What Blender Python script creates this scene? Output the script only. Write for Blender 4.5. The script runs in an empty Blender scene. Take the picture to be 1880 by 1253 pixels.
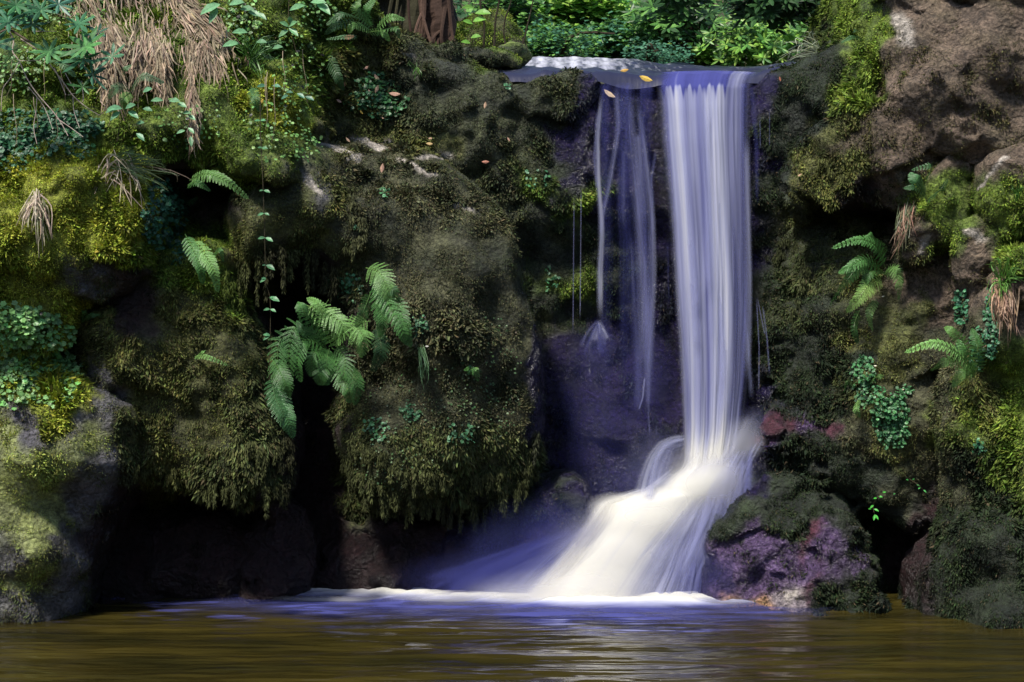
import bpy, math, random, time
import numpy as np
from mathutils import Vector
from mathutils.bvhtree import BVHTree
T0 = time.time()
def tick(s): print('T %.1f %s' % (time.time() - T0, s))
random.seed(7); rng = np.random.default_rng(7)
scene = bpy.context.scene
COL = scene.collection

# ------------------------------------------------------------------ camera, sky, sun, exposure
FPX = 2940.0; CX = 940.0; CY = 626.5; CAMZ = 1.98       # picture scale, eye 1.98 m above the pool
cam_d = bpy.data.cameras.new('camera'); cam = bpy.data.objects.new('camera', cam_d); COL.objects.link(cam)
cam_d.sensor_width = 36.0; cam_d.lens = 36.0 * FPX / 1880.0
cam_d.clip_start = 0.1; cam_d.clip_end = 400
cam.location = (0, 0, CAMZ); cam.rotation_euler = (math.radians(90), 0, 0)
scene.camera = cam

SUN_EL, SUN_AZ = 57.0, -36.0       # azimuth seen from above: where the light comes from, degrees from -Y towards -X
world = bpy.data.worlds.new('World'); scene.world = world; world.use_nodes = True
wn = world.node_tree.nodes; wl = world.node_tree.links
bg = wn['Background']; sky = wn.new('ShaderNodeTexSky'); sky.sky_type = 'NISHITA'; sky.sun_disc = False
el = math.radians(SUN_EL)
dx = math.sin(math.radians(SUN_AZ)) * math.cos(el); dy = -math.cos(math.radians(SUN_AZ)) * math.cos(el); dz = math.sin(el)
SUN_DIR = Vector((dx, dy, dz))
sky.sun_elevation = el; sky.sun_rotation = math.atan2(dx, dy)
wl.new(sky.outputs[0], bg.inputs[0]); bg.inputs[1].default_value = 0.06
sd = bpy.data.lights.new('sun', 'SUN'); sun = bpy.data.objects.new('sun', sd); COL.objects.link(sun)
sd.energy = 2.3; sd.angle = math.radians(7); sd.color = (1.0, 0.95, 0.85)
sun.rotation_euler = SUN_DIR.to_track_quat('Z', 'Y').to_euler()
vs = scene.view_settings; vs.view_transform = 'Standard'; vs.look = 'None'; vs.exposure = 1.5; vs.gamma = 1
scene.cycles.transparent_max_bounces = 110
scene.cycles.max_bounces = 6

# ------------------------------------------------------------------ helpers
def W(px, py, Y):
    px = np.asarray(px, float); py = np.asarray(py, float); Y = np.asarray(Y, float)
    return np.stack([(px - CX) / FPX * Y, Y + 0 * px, CAMZ - (py - CY) / FPX * Y], -1)
def PX(P):
    return CX + P[..., 0] / P[..., 1] * FPX, CY - (P[..., 2] - CAMZ) / P[..., 1] * FPX

def tag(o, label=None, cat=None, group=None, kind=None):
    if label: o['label'] = label
    if cat: o['category'] = cat
    if group: o['group'] = group
    if kind: o['kind'] = kind
    return o

def mk(name, V, F, mat, parent=None, smooth=False, attrs=None):
    """F: int array (M,k) or list of such arrays."""
    me = bpy.data.meshes.new(name)
    Fs = F if isinstance(F, list) else [F]
    Fs = [f for f in Fs if len(f)]
    V = np.ascontiguousarray(V, np.float32)
    me.vertices.add(len(V)); me.vertices.foreach_set('co', V.ravel())
    loops = np.concatenate([f.ravel() for f in Fs]).astype(np.int32)
    tot = np.concatenate([np.full(len(f), f.shape[1]) for f in Fs]).astype(np.int32)
    st = np.concatenate([[0], np.cumsum(tot)[:-1]]).astype(np.int32)
    me.loops.add(len(loops)); me.loops.foreach_set('vertex_index', loops)
    me.polygons.add(len(tot)); me.polygons.foreach_set('loop_start', st)
    me.polygons.foreach_set('use_smooth', np.full(len(tot), bool(smooth)))
    for k, (ty, a) in (attrs or {}).items():
        at = me.attributes.new(k, ty, 'POINT')
        a = np.ascontiguousarray(a, np.float32)
        if ty == 'FLOAT_COLOR':
            if a.shape[1] == 3: a = np.concatenate([a, np.ones((len(a), 1), np.float32)], 1)
            at.data.foreach_set('color', a.ravel())
        elif ty == 'FLOAT_VECTOR': at.data.foreach_set('vector', a.ravel())
        else: at.data.foreach_set('value', a.ravel())
    me.update(calc_edges=True); me.validate()
    if mat: me.materials.append(mat)
    o = bpy.data.objects.new(name, me); COL.objects.link(o)
    if parent: o.parent = parent
    return o
def empty(name, loc, label, cat, group=None):
    o = bpy.data.objects.new(name, None); COL.objects.link(o); o.location = loc
    o.empty_display_size = .05
    return tag(o, label, cat, group)

_perm = np.random.default_rng(3).permutation(256); _perm = np.concatenate([_perm, _perm]).astype(np.int64)
_g = np.random.default_rng(4).normal(size=(256, 3)); _g /= np.linalg.norm(_g, axis=1)[:, None]; _g = _g.astype(np.float32)
def perlin(P):
    P = np.asarray(P, np.float32)
    i = np.floor(P).astype(np.int64); f = P - i; i &= 255
    u = f * f * f * (f * (f * 6 - 15) + 10)
    out = 0
    for a in (0, 1):
        wa = u[:, 0] if a else 1 - u[:, 0]
        for b in (0, 1):
            wb = wa * (u[:, 1] if b else 1 - u[:, 1])
            for c in (0, 1):
                w = wb * (u[:, 2] if c else 1 - u[:, 2])
                h = _perm[_perm[_perm[(i[:, 0] + a) & 255] + ((i[:, 1] + b) & 255)] + ((i[:, 2] + c) & 255)]
                g = _g[h]
                out = out + w * (g[:, 0] * (f[:, 0] - a) + g[:, 1] * (f[:, 1] - b) + g[:, 2] * (f[:, 2] - c))
    return out * 1.5
def fbm(P, octv=4, gain=.5, ridge=False):
    P = np.asarray(P, np.float32); s = 0; a = 1.0; f = 1.0
    for k in range(octv):
        n = perlin(P * f + 17.3 * k)
        if ridge: n = .5 - 2 * np.abs(n)
        s = s + a * n; a *= gain; f *= 2.03
    return s

_cp = np.random.default_rng(9).random((512, 3)).astype(np.float32); _cn = np.random.default_rng(10).normal(size=(512, 3)).astype(np.float32); _cn /= np.linalg.norm(_cn, axis=1)[:, None]
def facets(P):
    """angular blocks: each cell is cut by its own plane"""
    P = np.asarray(P, np.float32); i = np.floor(P).astype(np.int64); best = np.full(len(P), 1e9, np.float32); val = np.zeros(len(P), np.float32)
    for a in (-1, 0, 1):
        for b in (-1, 0, 1):
            for c in (-1, 0, 1):
                j = i + np.array([a, b, c]); h = _perm[_perm[_perm[j[:, 0] & 255] + (j[:, 1] & 255)] + (j[:, 2] & 255)] + 256 * ((j[:, 0] ^ j[:, 2]) & 1)
                q = j + _cp[h]; r = P - q; d = (r * r).sum(1); m = d < best; best = np.where(m, d, best); val = np.where(m, (r * _cn[h]).sum(1) + .5 * _cn[h][:, 0], val)
    return val

def sdpoly(x, z, poly):
    """signed distance to a polygon, negative inside."""
    d = np.full(x.shape, 1e9); ins = np.zeros(x.shape, bool); n = len(poly)
    for i in range(n):
        ax, az = poly[i]; bx, bz = poly[(i + 1) % n]
        ex, ez = bx - ax, bz - az; wx, wz = x - ax, z - az
        t = np.clip((wx * ex + wz * ez) / (ex * ex + ez * ez + 1e-12), 0, 1)
        d = np.minimum(d, (wx - ex * t) ** 2 + (wz - ez * t) ** 2)
        c = (az > z) != (bz > z)
        with np.errstate(divide='ignore', invalid='ignore'):
            xi = ax + (z - az) / (bz - az) * ex
        ins ^= c & (x < xi)
    return np.where(ins, -1, 1) * np.sqrt(d)
def smoothpoly(P, k=2):
    P = np.asarray(P, float)
    for _ in range(k):
        Q = np.roll(P, -1, 0); P = np.stack([.75 * P + .25 * Q, .25 * P + .75 * Q], 1).reshape(-1, P.shape[1])
    return P

def surfnet(F, org, h):
    S = F < 0; nx, ny, nz = F.shape
    cnt = np.zeros((nx - 1, ny - 1, nz - 1), np.int8)
    offs = [(a, b, c) for a in (0, 1) for b in (0, 1) for c in (0, 1)]
    for a, b, c in offs: cnt += S[a:nx - 1 + a, b:ny - 1 + b, c:nz - 1 + c]
    act = np.argwhere((cnt > 0) & (cnt < 8))
    vid = np.full(cnt.shape, -1, np.int64); vid[tuple(act.T)] = np.arange(len(act))
    vals = {o: F[act[:, 0] + o[0], act[:, 1] + o[1], act[:, 2] + o[2]] for o in offs}
    acc = np.zeros((len(act), 3)); num = np.zeros(len(act))
    for o in offs:
        for ax in range(3):
            if o[ax]: continue
            q = list(o); q[ax] = 1; q = tuple(q)
            fa, fb = vals[o], vals[q]; m = (fa < 0) != (fb < 0)
            t = np.where(m, fa / np.where(m, fa - fb, 1), 0)
            p = np.array(o, float)[None].repeat(len(act), 0); p[:, ax] += t
            acc[m] += p[m]; num[m] += 1
    V = (act + acc / num[:, None]) * h + org
    quads = []
    for ax in range(3):
        sl0 = [slice(None)] * 3; sl1 = [slice(None)] * 3
        sl0[ax] = slice(0, -1); sl1[ax] = slice(1, None)
        A = S[tuple(sl0)]; B = S[tuple(sl1)]
        e = np.argwhere(A != B); u, v = [(1, 2), (2, 0), (0, 1)][ax]
        lim = np.array(F.shape)
        ok = (e[:, u] > 0) & (e[:, v] > 0) & (e[:, u] < lim[u] - 1) & (e[:, v] < lim[v] - 1)
        e = e[ok]; ins = A[tuple(e.T)]
        def c(du, dv):
            q = e.copy(); q[:, u] -= du; q[:, v] -= dv; return vid[tuple(q.T)]
        Q = np.stack([c(1, 1), c(0, 1), c(0, 0), c(1, 0)], 1)
        Q[~ins] = Q[~ins][:, ::-1]
        quads.append(Q)
    return V, np.concatenate(quads)

# ------------------------------------------------------------------ kinds of ground: rock colour, moss colours, cover, blade length, hang, wetness
KIND = {
 #      rock rgb                 moss a                moss b               cover len   hang wet leafy
 'Y': ((.10, .085, .05),   (.40, .43, .06),   (.15, .20, .02),  1.0,  .034, .25, 0),
 'G': ((.08, .08, .04),   (.20, .28, .04),      (.065, .11, .018),  1.0,  .034, .35, 0),
 'O': ((.085, .075, .045),(.14, .15, .042),     (.048, .056, .018), .95,  .033, .6,  0),
 'B': ((.055, .050, .034), (.110, .110, .055),  (.032, .040, .020), 1.0,  .031, .5,  .1),
 'H': ((.06, .05, .035),   (.100, .115, .040),  (.034, .042, .016), 1.0,  .046, .9, .1),
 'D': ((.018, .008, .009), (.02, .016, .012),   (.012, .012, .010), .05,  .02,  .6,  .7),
 'P': ((.013, .009, .037), (.022, .026, .030),  (.010, .012, .022), .22,  .02,  .8,  1.1),  # wet rock; the violet sky reflection is put into its colour
 'N': ((.022, .024, .022), (.026, .040, .016),  (.008, .013, .008), .95,  .030, .7,  .5),  # dark moss; also carries the deep shadow beside the central bulge
 'S': ((.034, .034, .030), (.070, .080, .034),  (.026, .034, .020), .95,  .028, .6,  .4),
 'T': ((.120, .085, .062), (.085, .080, .030),  (.055, .050, .025), .30,  .018,  .4,  .05),
 'L': ((.36, .32, .28),    (.09, .09, .03),     (.06, .055, .03),   .12,  .02,  .4,  .0),
 'W': ((.18, .19, .11),  (.36, .42, .10),     (.17, .20, .04),    .65,  .018, .3,  .0),
 'V': ((.095, .09, .11),  (.10, .11, .055),    (.06, .065, .03),   .35,  .018, .5,  .2),
 'R': ((.075, .048, .105), (.03, .035, .02),    (.02, .025, .02),   .03,  .02,  .5,  1.1),
 'E': ((.060, .020, .030),    (.03, .035, .02),    (.02, .025, .02),   .03,  .02,  .5,  .7),
 'K': ((.30, .17, .09),    (.05, .05, .02),     (.03, .03, .02),    .03,  .02,  .5,  .4),
}
KN = list(KIND); KT = np.array([sum((list(v) if isinstance(v, tuple) else [v] for v in KIND[k]), []) for k in KN])
CTRL = []
def C(k, *pts):
    for i in range(0, len(pts), 2): CTRL.append((pts[i], pts[i + 1], KN.index(k)))
C('Y', 40,330, 130,300, 200,330, 230,390, 150,420, 60,450, 180,480, 90,520, 30,560, -60,400, 110,570, 220,450, 40,620, 510,210, 470,230, 545,230, 130,740, 20,700, 80,740)
C('G', 60,150, 20,60, 130,200, 250,240, 300,200, 350,180, 390,240, 330,280, 420,290, 470,290, 380,330, 520,290, 560,280, 290,480, 320,500, 380,440, 420,500, 440,150, 500,60, 560,120,
      440,30, 600,20, -80,100, 0,250, 60,600, 430,540, 590,190, 960,50, 900,60, 880,20, 1600,60, 1575,100, 1580,140, 1560,190, 1720,350, 1700,400, 1860,470, 1850,350, 1840,390, 1750,330)
C('P', 1060,890, 1085,920, 1035,905, 1015,930)
C('N', 1400,925, 1450,930, 1500,950, 1375,950, 1550,970, 1430,955)
C('H', 470,370, 520,350, 560,400)
C('N', 1445,425, 1475,495, 1455,575, 1535,565, 1500,455, 1500,405, 1475,650, 1510,545, 1440,300, 1470,250, 1500,200, 1540,150, 1480,180)
C('D', 1600,378, 1560,372, 1640,395)  # overhang shadow under the jutting rock, painted as dark rock
C('G', 1590,130, 1575,175, 1612,70)
C('O', 1560,225, 1530,270, 1505,320, 1545,300)
C('O', 300,560, 200,620, 250,660, 330,620, 400,600, 360,680, 300,740, 400,760, 460,700, 340,820, 300,870, 250,780, 420,400, 480,420, 540,400, 560,340, 620,350, 500,340, 440,460, 600,420,
      620,220, 660,170, 700,110, 640,100, 1500,280, 1480,340, 1530,330, 1520,240, 1560,420, 1500,400, 1600,600, 1660,640, 1600,700, 1680,560, 1650,820, 1560,500)
C('B', 700,400, 760,380, 800,430, 860,420, 820,500, 880,520, 760,560, 860,600, 800,650, 930,560, 940,640, 900,700, 760,720, 840,740, 940,760, 700,700, 640,400, 660,330, 720,330, 780,340,
      700,780, 1640,900, 1700,850, 1580,800, 1740,900, 1690,720, 1740,620, 1640,470)
C('H', 500,860, 450,870, 400,880, 510,800, 480,760, 480,700, 660,860, 720,880, 780,900, 840,900, 900,880, 940,860, 660,800, 880,820, 820,820, 740,820, 560,430, 620,460, 470,500, 700,250, 640,250, 950,800,
      1450,420, 1480,500, 1460,580, 1540,560, 1500,460, 230,800, 640,940, 430,620)
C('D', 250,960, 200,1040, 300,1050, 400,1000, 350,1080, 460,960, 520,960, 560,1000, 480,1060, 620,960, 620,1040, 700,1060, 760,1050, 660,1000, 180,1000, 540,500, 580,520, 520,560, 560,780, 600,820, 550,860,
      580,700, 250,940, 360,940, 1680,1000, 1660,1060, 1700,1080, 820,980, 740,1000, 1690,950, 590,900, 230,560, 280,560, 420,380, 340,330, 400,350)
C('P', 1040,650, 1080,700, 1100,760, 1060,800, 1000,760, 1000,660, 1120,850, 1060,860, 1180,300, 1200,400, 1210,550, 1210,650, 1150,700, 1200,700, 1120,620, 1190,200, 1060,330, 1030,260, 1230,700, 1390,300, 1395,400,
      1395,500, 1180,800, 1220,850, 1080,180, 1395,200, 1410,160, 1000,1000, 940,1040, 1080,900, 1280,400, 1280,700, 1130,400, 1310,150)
C('S', 880,250, 860,300, 920,330, 900,200, 960,350, 990,400, 980,300, 940,230, 830,220, 1020,420, 960,160, 1040,160, 900,150, 1000,200, 560,330, 760,180, 740,120, 800,130, 980,560, 1000,480)
C('N', 1000,540, 1040,480, 1040,560, 1040,400, 1100,480, 1130,560, 1140,430, 1000,300, 1420,260, 1440,220, 1480,200, 1430,340, 1420,420, 1420,520, 1440,640, 1460,700, 1520,760, 1500,700, 1540,660, 1450,150, 1530,130,
      1500,840, 1560,860, 1540,900, 1600,940, 1450,900, 1500,920, 1560,960, 1430,760, 1440,860, 1480,160, 1730,1000, 1780,1050, 1760,1100, 1800,1000, 1850,1080, 1820,920, 1780,850, 1870,1000, 1840,1120, 1740,960, 1050,880, 1030,930, 960,940,
      900,960, 880,1000, 1600,1080, 1590,1030, 1520,1090, 1640,1080, 1570,1110, 1720,1080, 1620,860)
C('T', 1640,120, 1700,160, 1760,120, 1680,220, 1740,240, 1640,280, 1600,230, 1700,60, 1760,40, 1850,80, 1830,160, 1860,220, 1840,260, 1780,200, 1600,280, 1560,270, 1680,290, 1660,20, 1820,20, 1640,360, 1660,400, 1760,480, 1740,520, 1660,520, 1800,290, 1860,540, 1730,560)
C('T', 1850,330, 1700,440,)
C('B', 650,285, 720,285, 700,310, 800,330, 740,335, 790,300, 820,370, 850,400, 600,270, 680,300, 640,310)
C('O', 700,250, 660,235, 620,270, 760,285, 800,285)
C('N', 1440,960, 1500,950, 1560,1000, 1590,1060, 1520,1075)
C('W', 30,820, 60,860, 90,900, 40,960, 60,1000, 90,950, 20,900, 30,1050, 110,850, 150,830, 60,1040)  # pale lichen, with the boulder's sunlit patch painted in
C('V', 160,760, 60,780, 180,850, 150,920, 110,1000, 120,1060, 10,1080, 60,1110, 20,1020, 200,720, 170,530, 580,345, 550,330)
C('R', 1400,1000, 1360,1040, 1440,1010, 1420,1060, 1450,1080, 1500,1010, 1540,1000, 1560,1030, 1520,1060, 1345,1090, 1480,790, 1470,1030)
C('E', 1475,985, 1520,800, 1425,790, 1500,1055)
C('P', 1360,860, 1400,850, 1390,780, 1330,1080, 1420,740, 1320,1040)
C('K', 1395,1114)
C('L', 1450,1050, 1445,1075)
C('G', 1870,780, 1850,700, 1840,820)
C('O', 1810,720, 1800,780, 1870,850)
C('G', 1860,860, 1790,780, 1730,440, 1010,520, 980,330, 1050,520, 1085,370)
CT = np.array(CTRL, float)
LEDGE = [(592,264,655,294,8), (648,252,700,276,10), (690,272,715,256,6), (735,300,800,322,8), (765,290,822,292,6), (828,375,862,386,6), (738,96,760,104,5), (1652,34,1668,76,14), (1775,425,1800,440,9), (1700,440,1690,470,6), (1845,290,1800,350,4), (556,330,580,350,10)]
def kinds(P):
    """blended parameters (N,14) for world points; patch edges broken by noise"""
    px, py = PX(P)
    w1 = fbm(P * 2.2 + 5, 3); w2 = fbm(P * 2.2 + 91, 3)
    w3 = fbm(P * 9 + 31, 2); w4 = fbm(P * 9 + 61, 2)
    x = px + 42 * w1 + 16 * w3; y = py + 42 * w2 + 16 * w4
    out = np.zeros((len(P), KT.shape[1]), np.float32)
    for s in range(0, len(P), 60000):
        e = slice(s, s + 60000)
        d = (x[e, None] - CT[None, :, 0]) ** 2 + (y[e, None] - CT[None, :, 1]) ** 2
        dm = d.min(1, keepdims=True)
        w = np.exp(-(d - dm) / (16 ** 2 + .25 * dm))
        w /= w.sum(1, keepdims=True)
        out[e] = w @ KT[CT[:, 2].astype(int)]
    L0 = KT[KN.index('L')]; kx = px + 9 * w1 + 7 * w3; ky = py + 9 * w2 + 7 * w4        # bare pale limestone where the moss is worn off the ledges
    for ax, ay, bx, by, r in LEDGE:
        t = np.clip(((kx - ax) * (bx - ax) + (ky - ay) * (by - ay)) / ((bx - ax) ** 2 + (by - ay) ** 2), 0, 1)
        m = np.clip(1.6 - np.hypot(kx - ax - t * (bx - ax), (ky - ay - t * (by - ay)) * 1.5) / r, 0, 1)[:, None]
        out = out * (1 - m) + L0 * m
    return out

# ------------------------------------------------------------------ materials
def nodes(name):
    m = bpy.data.materials.new(name); m.use_nodes = True; nt = m.node_tree
    for n in list(nt.nodes): nt.nodes.remove(n)
    out = nt.nodes.new('ShaderNodeOutputMaterial')
    def N(t, **k):
        n = nt.nodes.new(t)
        for a, v in k.items():
            if a[0] == 'i' and a[1:].isdigit(): n.inputs[int(a[1:])].default_value = v
            elif a.startswith('I_'): n.inputs[a[2:].replace('_', ' ')].default_value = v
            else: setattr(n, a, v)
        return n
    return m, nt, N, nt.links.new, out

def rock_material():
    m, nt, N, L, out = nodes('mossy_rock')
    at = N('ShaderNodeAttribute', attribute_name='Col'); wt = N('ShaderNodeAttribute', attribute_name='wet')
    geo = N('ShaderNodeNewGeometry')
    n1 = N('ShaderNodeTexNoise', I_Scale=7.0, I_Detail=9.0, I_Roughness=.68); L(geo.outputs['Position'], n1.inputs['Vector'])
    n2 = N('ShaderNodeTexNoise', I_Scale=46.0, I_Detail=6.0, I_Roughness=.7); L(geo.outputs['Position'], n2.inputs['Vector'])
    vo = N('ShaderNodeTexVoronoi', I_Scale=26.0); L(geo.outputs['Position'], vo.inputs['Vector'])
    r1 = N('ShaderNodeMapRange', i1=.32, i2=.7, i3=.42, i4=1.65); L(n1.outputs[0], r1.inputs[0])
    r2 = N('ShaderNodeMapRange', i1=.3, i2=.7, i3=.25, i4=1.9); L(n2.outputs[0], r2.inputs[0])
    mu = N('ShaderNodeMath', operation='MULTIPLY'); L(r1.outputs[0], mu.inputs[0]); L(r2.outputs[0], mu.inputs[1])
    nw = N('ShaderNodeTexNoise', I_Scale=3.0, I_Detail=4.0); L(geo.outputs['Position'], nw.inputs['Vector'])
    wa = N('ShaderNodeVectorMath', operation='MULTIPLY_ADD'); wa.inputs[1].default_value = (.5, .5, .5); L(nw.outputs['Color'], wa.inputs[0]); L(geo.outputs['Position'], wa.inputs[2])
    mpc = N('ShaderNodeMapping'); mpc.inputs['Rotation'].default_value = (0, .7, 0); mpc.inputs['Scale'].default_value = (1.5, 2.5, 4.0); L(wa.outputs[0], mpc.inputs[0])
    vc = N('ShaderNodeTexVoronoi', feature='DISTANCE_TO_EDGE', I_Scale=1.3); L(mpc.outputs[0], vc.inputs['Vector'])
    ck = N('ShaderNodeMapRange', i1=0., i2=.07, i3=.6, i4=1.0); L(vc.outputs['Distance'], ck.inputs[0])
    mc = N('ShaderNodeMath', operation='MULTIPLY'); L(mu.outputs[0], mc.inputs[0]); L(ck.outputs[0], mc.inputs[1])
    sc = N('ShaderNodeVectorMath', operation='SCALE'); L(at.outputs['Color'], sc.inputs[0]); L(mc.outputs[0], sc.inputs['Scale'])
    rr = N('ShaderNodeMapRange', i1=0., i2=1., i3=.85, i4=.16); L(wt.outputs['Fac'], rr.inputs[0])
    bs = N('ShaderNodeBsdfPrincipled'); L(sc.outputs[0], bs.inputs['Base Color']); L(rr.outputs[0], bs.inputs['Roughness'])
    ad = N('ShaderNodeMath', operation='MULTIPLY_ADD', i1=.5); L(n2.outputs[0], ad.inputs[0]); L(n1.outputs[0], ad.inputs[2])
    ad2 = N('ShaderNodeMath', operation='MULTIPLY_ADD', i1=.35); L(vo.outputs['Distance'], ad2.inputs[0]); L(ad.outputs[0], ad2.inputs[2])
    ad3 = N('ShaderNodeMath', operation='MULTIPLY_ADD', i1=.3); L(ck.outputs[0], ad3.inputs[0]); L(ad2.outputs[0], ad3.inputs[2])
    bp = N('ShaderNodeBump', I_Strength=.9, I_Distance=.06); L(ad3.outputs[0], bp.inputs['Height']); L(bp.outputs[0], bs.inputs['Normal'])
    L(bs.outputs[0], out.inputs[0]); return m
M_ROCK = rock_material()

def leaf_material(name, trans=.25, rough=.5, spec=.3):
    m, nt, N, L, out = nodes(name)
    at = N('ShaderNodeAttribute', attribute_name='Col')
    bs = N('ShaderNodeBsdfPrincipled', I_Roughness=rough); bs.inputs['Specular IOR Level'].default_value = spec
    tr = N('ShaderNodeBsdfTranslucent'); mx = N('ShaderNodeMixShader', i0=trans)
    geo = N('ShaderNodeNewGeometry')
    n2 = N('ShaderNodeTexNoise', I_Scale=60.0, I_Detail=3.0); L(geo.outputs['Position'], n2.inputs['Vector'])
    r2 = N('ShaderNodeMapRange', i1=.3, i2=.7, i3=.75, i4=1.25); L(n2.outputs[0], r2.inputs[0])
    sc = N('ShaderNodeVectorMath', operation='SCALE'); L(at.outputs['Color'], sc.inputs[0]); L(r2.outputs[0], sc.inputs['Scale'])
    L(sc.outputs[0], bs.inputs['Base Color']); L(sc.outputs[0], tr.inputs[0])
    L(bs.outputs[0], mx.inputs[1]); L(tr.outputs[0], mx.inputs[2]); L(mx.outputs[0], out.inputs[0]); return m
M_MOSS = leaf_material('moss', .15, .75, .15)
M_LEAF = leaf_material('leaf', .3, .42, .4)
M_DRY = leaf_material('dry_grass', .15, .7, .2)
M_WOOD = leaf_material('bark', 0.0, .85, .15)

# ------------------------------------------------------------------ rock masses
ROCKS = []          # (object, V, F)
def idw(x, z, pts, pw=2.0):
    num = 0; den = 0
    for a, b, v in pts:
        w = 1.0 / ((x - a) ** 2 + (z - b) ** 2 + .02) ** pw
        num = num + w * v; den = den + w
    return num / den
def mass(name, outline, Yref, front, R=.3, back=1.6, h=.03, amp=.10, freq=1.6, stretch=(1, 1, 1), ridge=0.0, fine=.03, seed=0, smooth=2, mat=None, facet=0.0, fs=1.7, tilt=0.0):
    o = np.array(outline, float)
    q = W(o[:, 0], o[:, 1], o[:, 2] if o.shape[1] > 2 else Yref)[:, [0, 2]]
    poly = smoothpoly(q, smooth)
    fr = [(w[0], w[2], w[1]) for w in (W(a, b, c) for a, b, c in front)]
    mg = .18
    lo = poly.min(0) - mg; hi = poly.max(0) + mg
    lo[1] = max(lo[1], -.45)
    xs = np.arange(lo[0], hi[0] + h, h); zs = np.arange(lo[1], hi[1] + h, h)
    X, Z = np.meshgrid(xs, zs, indexing='ij')
    sd2 = sdpoly(X, Z, poly)
    Yf = idw(X, Z, fr)
    y0 = min(f[2] for f in fr) - .35; y1 = max(f[2] for f in fr) + back
    ys = np.arange(y0, y1 + h, h)
    a = sd2[:, None, :] + R; b = (Yf[:, None, :] - ys[None, :, None]) + R
    F = np.minimum(np.maximum(a, b), 0) + np.sqrt(np.maximum(a, 0) ** 2 + np.maximum(b, 0) ** 2) - R
    F = F.astype(np.float32)
    band = np.argwhere(np.abs(F) < .55)
    P = np.stack([xs[band[:, 0]], ys[band[:, 1]], zs[band[:, 2]]], 1)
    st = np.array(stretch)
    D = amp * fbm(P * freq * st + seed * 7.7, 4, .5)
    if ridge: D = D + ridge * fbm(P * freq * 1.7 * st + 40 + seed, 3, .5, ridge=True)
    if facet:
        ct, sn = math.cos(tilt), math.sin(tilt); Pr = np.stack([(P[:, 0] * ct + P[:, 2] * sn) * .55, P[:, 1], (-P[:, 0] * sn + P[:, 2] * ct)], 1)
        Pw = Pr * fs + .12 * np.stack([perlin(Pr * 3), perlin(Pr * 3 + 9), perlin(Pr * 3 + 19)], 1)
        D = D + facet * facets(Pw) + facet * .35 * facets(Pw * 2.7 + 5)
    D = D + fine * fbm(P * 7.0 * st + 3.1 * seed, 2, .55)
    F[tuple(band.T)] += -D
    # closed box
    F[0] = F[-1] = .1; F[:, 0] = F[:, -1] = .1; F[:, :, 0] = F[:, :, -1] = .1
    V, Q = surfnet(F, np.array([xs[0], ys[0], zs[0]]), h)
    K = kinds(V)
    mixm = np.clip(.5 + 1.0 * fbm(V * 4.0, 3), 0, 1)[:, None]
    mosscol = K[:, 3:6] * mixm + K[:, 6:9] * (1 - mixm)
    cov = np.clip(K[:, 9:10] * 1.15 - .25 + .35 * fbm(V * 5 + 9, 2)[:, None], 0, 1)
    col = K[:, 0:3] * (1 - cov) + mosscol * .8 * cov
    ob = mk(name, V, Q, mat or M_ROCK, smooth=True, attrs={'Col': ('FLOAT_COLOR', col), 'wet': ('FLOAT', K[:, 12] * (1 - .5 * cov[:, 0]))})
    ROCKS.append((ob, V, Q)); tick('%s %d' % (name, len(Q)))
    return ob

cliff = mass('cliff', [(-330,-150),(300,-150),(560,-120),(640,-20),(700,50),(760,85),(850,122),(900,146),(1000,145),(1100,148),(1210,150),(1380,150),(1440,134),(1500,108),(1555,55),(1580,-20),(1600,-150),(2250,-150),(2250,1300),(-330,1300)],
    12.9, [(1300,200,12.86),(1150,200,12.84),(1000,200,12.72),(900,180,12.6),(800,150,12.6),(700,100,12.6),(600,60,12.5),(650,200,12.45),(760,220,12.5),(860,260,12.62),(900,330,12.72),(960,400,12.75),(960,300,12.75),
     (1040,300,12.78),(1040,600,13.05),(1000,480,13.0),(1010,750,13.05),(1100,800,12.9),(1200,500,12.98),(1300,600,13.05),(1300,1000,12.9),(1420,200,12.72),(1500,160,12.5),(1430,400,12.75),(1480,600,12.5),(1450,800,12.6),(1540,100,12.5),
     (600,500,12.75),(600,800,12.75),(500,500,12.6),(200,560,12.4),(300,400,12.3),(400,380,12.4),(300,1000,12.55),(450,1000,12.5),(150,1000,12.3),(600,1000,12.55),(750,1000,12.6),(900,1000,12.7),(300,1150,12.45),(600,1150,12.45),(900,1150,12.6),
     (0,0,12.6),(300,0,12.6),(0,400,12.3),(-200,400,12.2),(1700,300,12.4),(1850,300,12.2),(1700,700,12.5),(1650,1000,12.75),(1750,1000,12.7),(1700,1150,12.7),(2000,600,12.2)],
    R=.22, back=1.3, h=.034, amp=.13, freq=1.3, ridge=.03, fine=.035, seed=1, smooth=1)
tag(cliff, kind='structure')

bank = mass('bank', [(-330,-150),(640,-150),(648,40),(612,120),(600,180),(585,250),(570,320),(530,355),(480,350),(430,345),(400,300),(350,330),(300,320),(250,300),(200,285),(-330,330)],
    11.9, [(60,280,11.35),(60,150,11.6),(60,0,12.0),(300,260,11.45),(300,150,11.7),(300,0,12.1),(440,300,11.45),(520,280,11.45),(500,190,11.6),(560,240,11.7),(500,60,12.0),(620,50,12.3),(600,150,12.15),(-200,200,11.4),(380,300,11.5)],
    R=.35, back=.9, h=.03, amp=.16, freq=1.9, fine=.045, seed=2)
tag(bank, kind='structure')

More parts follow.
